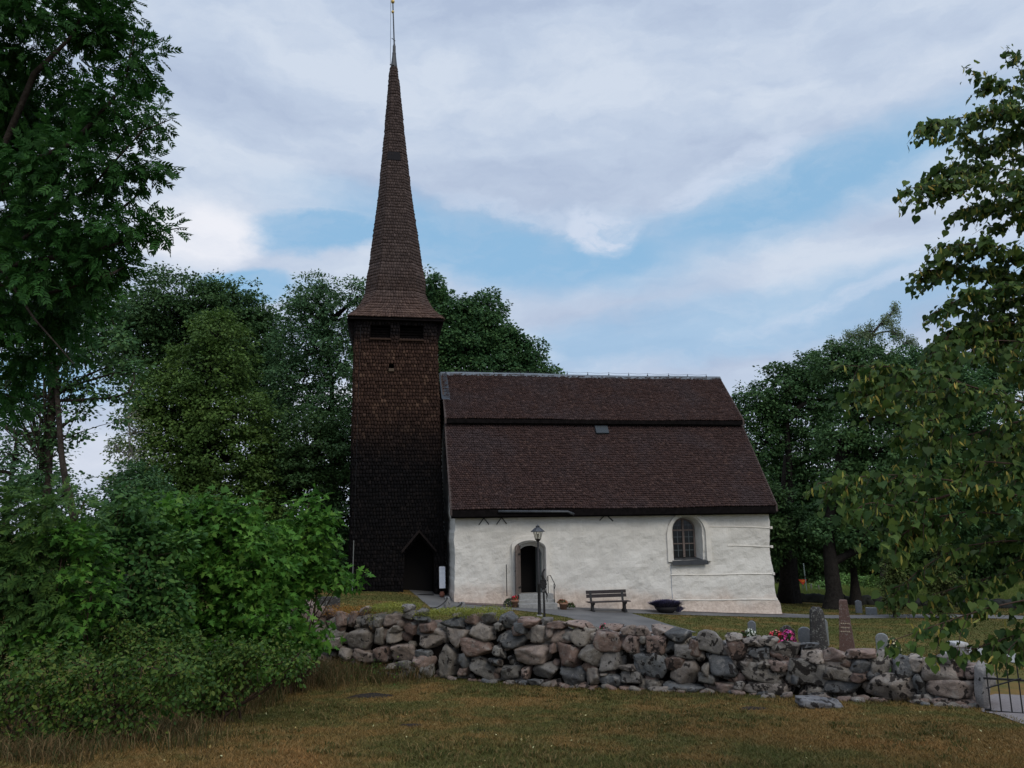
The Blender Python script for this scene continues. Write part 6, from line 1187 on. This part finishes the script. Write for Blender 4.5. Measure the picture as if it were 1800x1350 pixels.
shrub('maple_shrub', 'tall green maple shrub in the middle of the left thicket', lobes_px([(400, 920, 70, 40), (330, 960, 80, 60), (430, 990, 80, 70), (350, 1050, 90, 70), (450, 1090, 70, 70), (400, 900, 50, 30), (300, 900, 60, 30), (380, 1130, 80, 60)], 14.4), M_SHM, gb(380, 14.6), 72, MAPLE, .115, .28, .62, 26, group=SH)
shrub('elder_shrub', 'dark mixed green shrub left of the tall maple shrub', lobes_px([(200, 930, 70, 50), (260, 980, 80, 60), (180, 1030, 90, 70), (270, 1070, 80, 60), (230, 890, 50, 26), (200, 1110, 90, 60), (130, 950, 50, 50)], 13.2), M_SHD, gb(210, 13.4), 73, OVAL, .10, .27, .62, 36, group=SH)
shrub('ash_shrub', 'greyish green shrub with feathery leaves at the left frame edge', lobes_px([(60, 920, 70, 50), (110, 900, 45, 40), (20, 990, 80, 70), (90, 1010, 70, 60), (-50, 930, 90, 90), (40, 1080, 80, 60), (-40, 1090, 90, 90), (120, 1080, 60, 50)], 11.8), M_SHB, gb(30, 12.0), 74, ASH, .22, .29, .6, 12, group=SH)
shrub('maple_shrub', 'yellowish green young maple top rising left of the pale sky gap', lobes_px([(150, 990, 40, 40), (120, 960, 34, 40), (80, 1120, 60, 40), (160, 1060, 50, 40)], 11.6), M_SHM, gb(130, 11.8), 75, MAPLE, .10, .24, .6, 22, group=SH)
shrub('bramble', 'low bramble thicket with yellow tipped leaves at the lower left of the lawn edge', lobes_px([(60, 1170, 60, 50), (170, 1180, 60, 40), (250, 1170, 50, 40), (110, 1235, 70, 34), (210, 1240, 56, 30), (285, 1225, 44, 30), (0, 1230, 60, 50), (320, 1180, 50, 40), (30, 1290, 60, 24), (130, 1285, 56, 20), (230, 1275, 36, 16)], 9.6), M_RAS, gb(150, 9.9), 76, OVAL, .052, .17, .62, 30, 'bramble', .2, (.3, 1.25))
shrub('bramble', 'low leafy weeds and brambles under the tall maple shrub', lobes_px([(400, 1170, 60, 40), (350, 1200, 55, 40), (450, 1155, 60, 40), (505, 1165, 40, 26), (300, 1150, 70, 50), (230, 1130, 60, 50), (395, 1225, 36, 18), (340, 1250, 30, 14)], 11.8), M_RAS, gb(390, 12.0), 77, OVAL, .055, .17, .62, 30, 'bramble', .2, (.3, 1.25))

# ------------------------------------------------------------------ grass
def blades(name, x, y, h, w, m, rs, label, z0=None, lean=.5, kind='stuff', seg2=False):
    n = len(x); z = GZ(x, y) if z0 is None else z0; a = rs.uniform(0, 2*pi, n); wx = np.cos(a)*w; wy = np.sin(a)*w; b0 = np.stack([x, y, z-.01], 1); ln = rs.randn(n, 2)*lean*h[:, None]; tip = b0+np.stack([ln[:, 0], ln[:, 1], h], 1); wv = np.stack([wx, wy, np.zeros(n)], 1)
    if not seg2: V = np.stack([b0-wv, b0+wv, tip], 1).reshape(-1, 3); F = np.arange(3*n).reshape(n, 3)
    else:
        mid = b0+(tip-b0)*.6+np.stack([-ln[:, 0]*.25, -ln[:, 1]*.25, h*.12], 1); V = np.stack([b0-wv, b0+wv, mid+wv*.8, mid-wv*.8, tip], 1).reshape(-1, 3); k = 5*np.arange(n)[:, None]; F = [k+[0, 1, 2, 3], k+[3, 2, 4]]
    return tag(mesh_np(name, V, F, m), label, kind=kind)
def m_grass(N):
    c, f, d_ = lawn_colour(N); r = rpi(N)
    c = N.mix(1.0, c, N.ramp(r, [(0, (.55, .60, .5)), (.6, (1.15, 1.15, 1.1)), (1, (1.9, 1.75, 1.6))]), 'MULTIPLY'); return N.mix(N.maprange(r, .86, .95, 0, .6), c, (.20, .155, .08))
M_GRASS = mat('lawn grass', m_grass, .8, .15, translucent=.25)
rs = np.random.RandomState(31)
def path_mask(x, y):
    """True where asphalt or gravel lies (project back to the photo frame of reference)"""
    p = np.stack([x, y, GZ(x, y)], 1)-EYE; c = p @ CR; px = 900+FPX*c[:, 0]/-c[:, 2]; py = 675-FPX*c[:, 1]/-c[:, 2]; return px, py
n = 330000; y = 6.6+(rs.rand(n)**1.25)*10.5; x = (rs.rand(n)*2-1)*(y*.70+.8); px, py = path_mask(x, y); wd = np.interp(px, [380, 560, 700, 1000, 1300, 1500, 1720, 1800], [19.2, 18.2, 17.5, 15.6, 14.25, 13.4, 12.55, 12.2])
ok = (y < wd+.1) & ~((px > 1722) & (py < 1252+(px-1752)*.36) & (px > 1730)) & (py < 1400); x, y = x[ok], y[ok]; h = rs.uniform(.018, .05, len(x))
blades('grass', x, y, h, .0045+.00045*y, M_GRASS, rs, 'short patchy brown and green grass of the foreground lawn', lean=.8)
nt_ = 2600; ty = 7+rs.rand(nt_)*8.5; tx = (rs.rand(nt_)*2-1)*ty*.68; keep = np.sin(tx*1.3+2*np.sin(ty*.9))+np.sin(ty*1.7+tx*.6)+rs.randn(nt_)*.6 > .5; tx, ty = tx[keep], ty[keep]; tpx, tpy = path_mask(tx, ty); keep = (ty < np.interp(tpx, [380, 560, 700, 1000, 1300, 1500, 1720, 1800], [19.2, 18.2, 17.5, 15.6, 14.25, 13.4, 12.55, 12.2])-.1) & (tpx < 1700); tx, ty = tx[keep], ty[keep]
k_ = 26; x = np.repeat(tx, k_)+rs.randn(len(tx)*k_)*.05; y = np.repeat(ty, k_)+rs.randn(len(tx)*k_)*.05
blades('grass_tufts', x, y, rs.uniform(.03, .075, len(x)), .004+.0003*y, mat('tuft grass', lambda N: N.ramp(rpi(N), [(0, (.045, .06, .015)), (.4, (.085, .085, .025)), (.75, (.15, .105, .04)), (1, (.25, .18, .08))]), .8, .15, translucent=.25), rs, 'coarser tufts of longer green and straw coloured grass in the lawn', lean=.7, seg2=True)
n = 160000; y = 17+rs.rand(n)*30; x = -9+rs.rand(n)*38; px, py = path_mask(x, y); q = np.stack([x, y], 1)-C0[:2]; s_ = q @ E1[:2]; t_ = q @ E2[:2]
import itertools
def in_poly(px, py, poly):
    ins = np.zeros(len(px), bool); k = len(poly)
    for i in range(k):
        (x1, y1), (x2, y2) = poly[i], poly[(i+1) % k]; c_ = ((y1 > py) != (y2 > py)) & (px < (x2-x1)*(py-y1)/(y2-y1+1e-9)+x1); ins ^= c_
    return ins
PATHS = [[(712, 1034), (735, 1050), (758, 1070), (770, 1077), (850, 1073.5), (905, 1073), (960, 1079), (1000, 1086), (1040, 1099), (1075, 1116), (1225, 1112), (1150, 1090), (1105, 1077), (1000, 1058), (930, 1056), (830, 1062), (797, 1046), (789, 1034)],
         [(1000, 1060), (1362, 1078), (1450, 1082), (1560, 1081), (1720, 1081), (1800, 1083), (1800, 1089), (1720, 1087), (1560, 1087), (1450, 1087.5), (1365, 1085.5), (1180, 1081), (1108, 1078.5), (1000, 1076)], [(1655, 1141), (1700, 1136), (1760, 1146), (1850, 1160), (1850, 1180), (1760, 1162), (1700, 1150), (1658, 1150)], [(1722, 1228), (1750, 1222), (1880, 1226), (1890, 1300), (1800, 1275), (1726, 1252)]]
bad = ((s_ > -.2) & (s_ < L+.4) & (t_ > -.5) & (t_ < 2*HW)) | ((s_ > ts0-.1) & (s_ < ts1+.1) & (t_ > t_f-.05) & (t_ < 2*HW))
for pl in PATHS: bad |= in_poly(px, py, pl)
wd = np.interp(px, [380, 560, 700, 1000, 1300, 1500, 1720, 1900], [19.2, 18.2, 17.5, 15.6, 14.25, 13.4, 12.55, 12.2]); bad |= (y < wd+1.3) | (px < 520)
x, y = x[~bad], y[~bad]; blades('grass', x, y, rs.uniform(.03, .065, len(x)), .008+.0005*y, M_GRASS, rs, 'short mown grass between the graves and around the church', lean=.7)
M_FIELDG = mat('field grass', lambda N: N.ramp(N.math('ADD', N.math('MULTIPLY', rpi(N), .5), N.math('MULTIPLY', N.noise(pos(N), .25, 4, .6), .5)), [(.25, (.09, .14, .03)), (.55, (.14, .18, .045)), (.85, (.22, .20, .08))]), .85, .1, translucent=.3)
n = 60000; y = 53+rs.rand(n)*30; x = 14+rs.rand(n)*34; blades('field_grass', x, y, rs.uniform(.25, .65, n), .03, M_FIELDG, rs, 'taller light green meadow grass beyond the far wall', lean=.35)
# dry long grass and weeds along the shrubs and the wall foot
M_STRAW = mat('dry long grass', lambda N: N.ramp(rpi(N), [(0, (.03, .05, .012)), (.4, (.065, .052, .02)), (.8, (.13, .08, .033)), (1, (.24, .17, .085))]), .8, .2, translucent=.2)
X_ = []; Y_ = []; H_ = []
for px0, py0, n, sx, sy, hh in ((640, 1185, 2600, 42, 10, .26), (560, 1190, 3200, 38, 10, .34), (500, 1200, 2600, 42, 12, .34), (430, 1215, 2400, 44, 14, .30), (350, 1250, 2200, 38, 14, .24), (260, 1290, 2400, 50, 12, .20), (130, 1300, 2400, 90, 16, .20), (240, 1275, 1600, 50, 12, .2), (40, 1335, 1200, 60, 10, .18), (700, 1195, 700, 30, 4, .14), (900, 1208, 900, 90, 4, .07), (1200, 1222, 900, 100, 4, .07), (1500, 1236, 700, 100, 4, .07), (740, 1192, 300, 10, 4, .3)):
    for _ in range(n//14):
        q = G(px0+rs.randn()*sx, min(1345, py0+rs.randn()*sy)); k = 14; X_ += list(q[0]+rs.randn(k)*.09); Y_ += list(q[1]+rs.randn(k)*.09); H_ += list(hh*rs.uniform(.4, 1.3, k))
x, y, h = map(np.array, (X_, Y_, H_)); blades('long_grass', x, y, h, .0045+.0*y, M_STRAW, rs, 'long dry brown grass and weeds along the shrubs and wall foot', lean=.55, seg2=True)
# leafy weeds at the wall foot and stonecrop on the wall top
n = 2600; cc = [G(640+rs.randn()*45, 1180+rs.randn()*8) for _ in range(n//13)]; p = np.repeat(np.array(cc), 13, 0)+np.abs(rs.randn(n//13*13, 3))*[.12, .12, .14]*np.array([1, 1, 1]); p[:, :2] -= .1; m_ = len(p)
tag(leafmesh('weeds', OVAL, p, rs.randn(m_, 3)+[0, 0, .3], rs.randn(m_, 3)+[0, 0, 1.2], .045*rs.uniform(.5, 1.3, m_), M_RAS, None), 'small green weeds at the foot of the left part of the stone wall', kind='stuff')
def cover(name, label, m, lst, leaf=.03, kind='stuff', cat=None):
    PP = []
    for px0, py0, wpx, n in lst:
        for _ in range(n):
            px = px0+rs.uniform(-wpx, wpx); py = py0+rs.uniform(-6, 5)*1.0; d = wall_d(px); B = wall_basis(px); u = (px-px0)/wpx; PP.append(P(px, py+6, d)+B[:, 1]*rs.uniform(.02, .9)+np.array([0, 0, .05*(1-u*u)+rs.rand()*.05]))
    p = np.array(PP); k = len(p); return tag(leafmesh(name, OVAL, p, rs.randn(k, 3)+[0, 0, .4], rs.randn(k, 3)*.7+[0, 0, 1.2], leaf*rs.uniform(.5, 1.2, k), m, None), label, cat, kind=kind)
M_SED = m_leaf('stonecrop', [(.07, .085, .014), (.105, .115, .02), (.14, .14, .03)], .25, .6, .3, 3.0)
cover('stonecrop', 'yellow green stonecrop mats growing on top of the left part of the wall', M_SED, [(672, 1070, 36, 4200), (775, 1080, 52, 5200), (835, 1078, 36, 2200), (655, 1090, 10, 600)])
M_MOSS = m_leaf('orange brown moss', [(.06, .035, .012), (.12, .06, .015), (.17, .09, .025)], .1, .9, .1, 3.0)
cover('moss', 'orange brown moss and dead leaves on top of the wall end by the shrubs', M_MOSS, [(605, 1076, 42, 2600), (565, 1074, 25, 900), (660, 1100, 14, 500)], .026)
# fallen leaves and clover spots in the lawn
n = 350; y = 7+rs.rand(n)*8; x = (rs.rand(n)*2-1)*y*.66; p = np.stack([x, y, GZ(x, y)+.02], 1); tag(leafmesh('fallen_leaves', OVAL, p, rs.randn(n, 3), rs.randn(n, 3)*.25+[0, 0, 1], .03*rs.uniform(.5, 1.3, n), m_leaf('fallen leaf', [(.10, .07, .03), (.2, .16, .06), (.3, .27, .15)], .1), None), 'scattered dry fallen leaves in the lawn', kind='stuff')
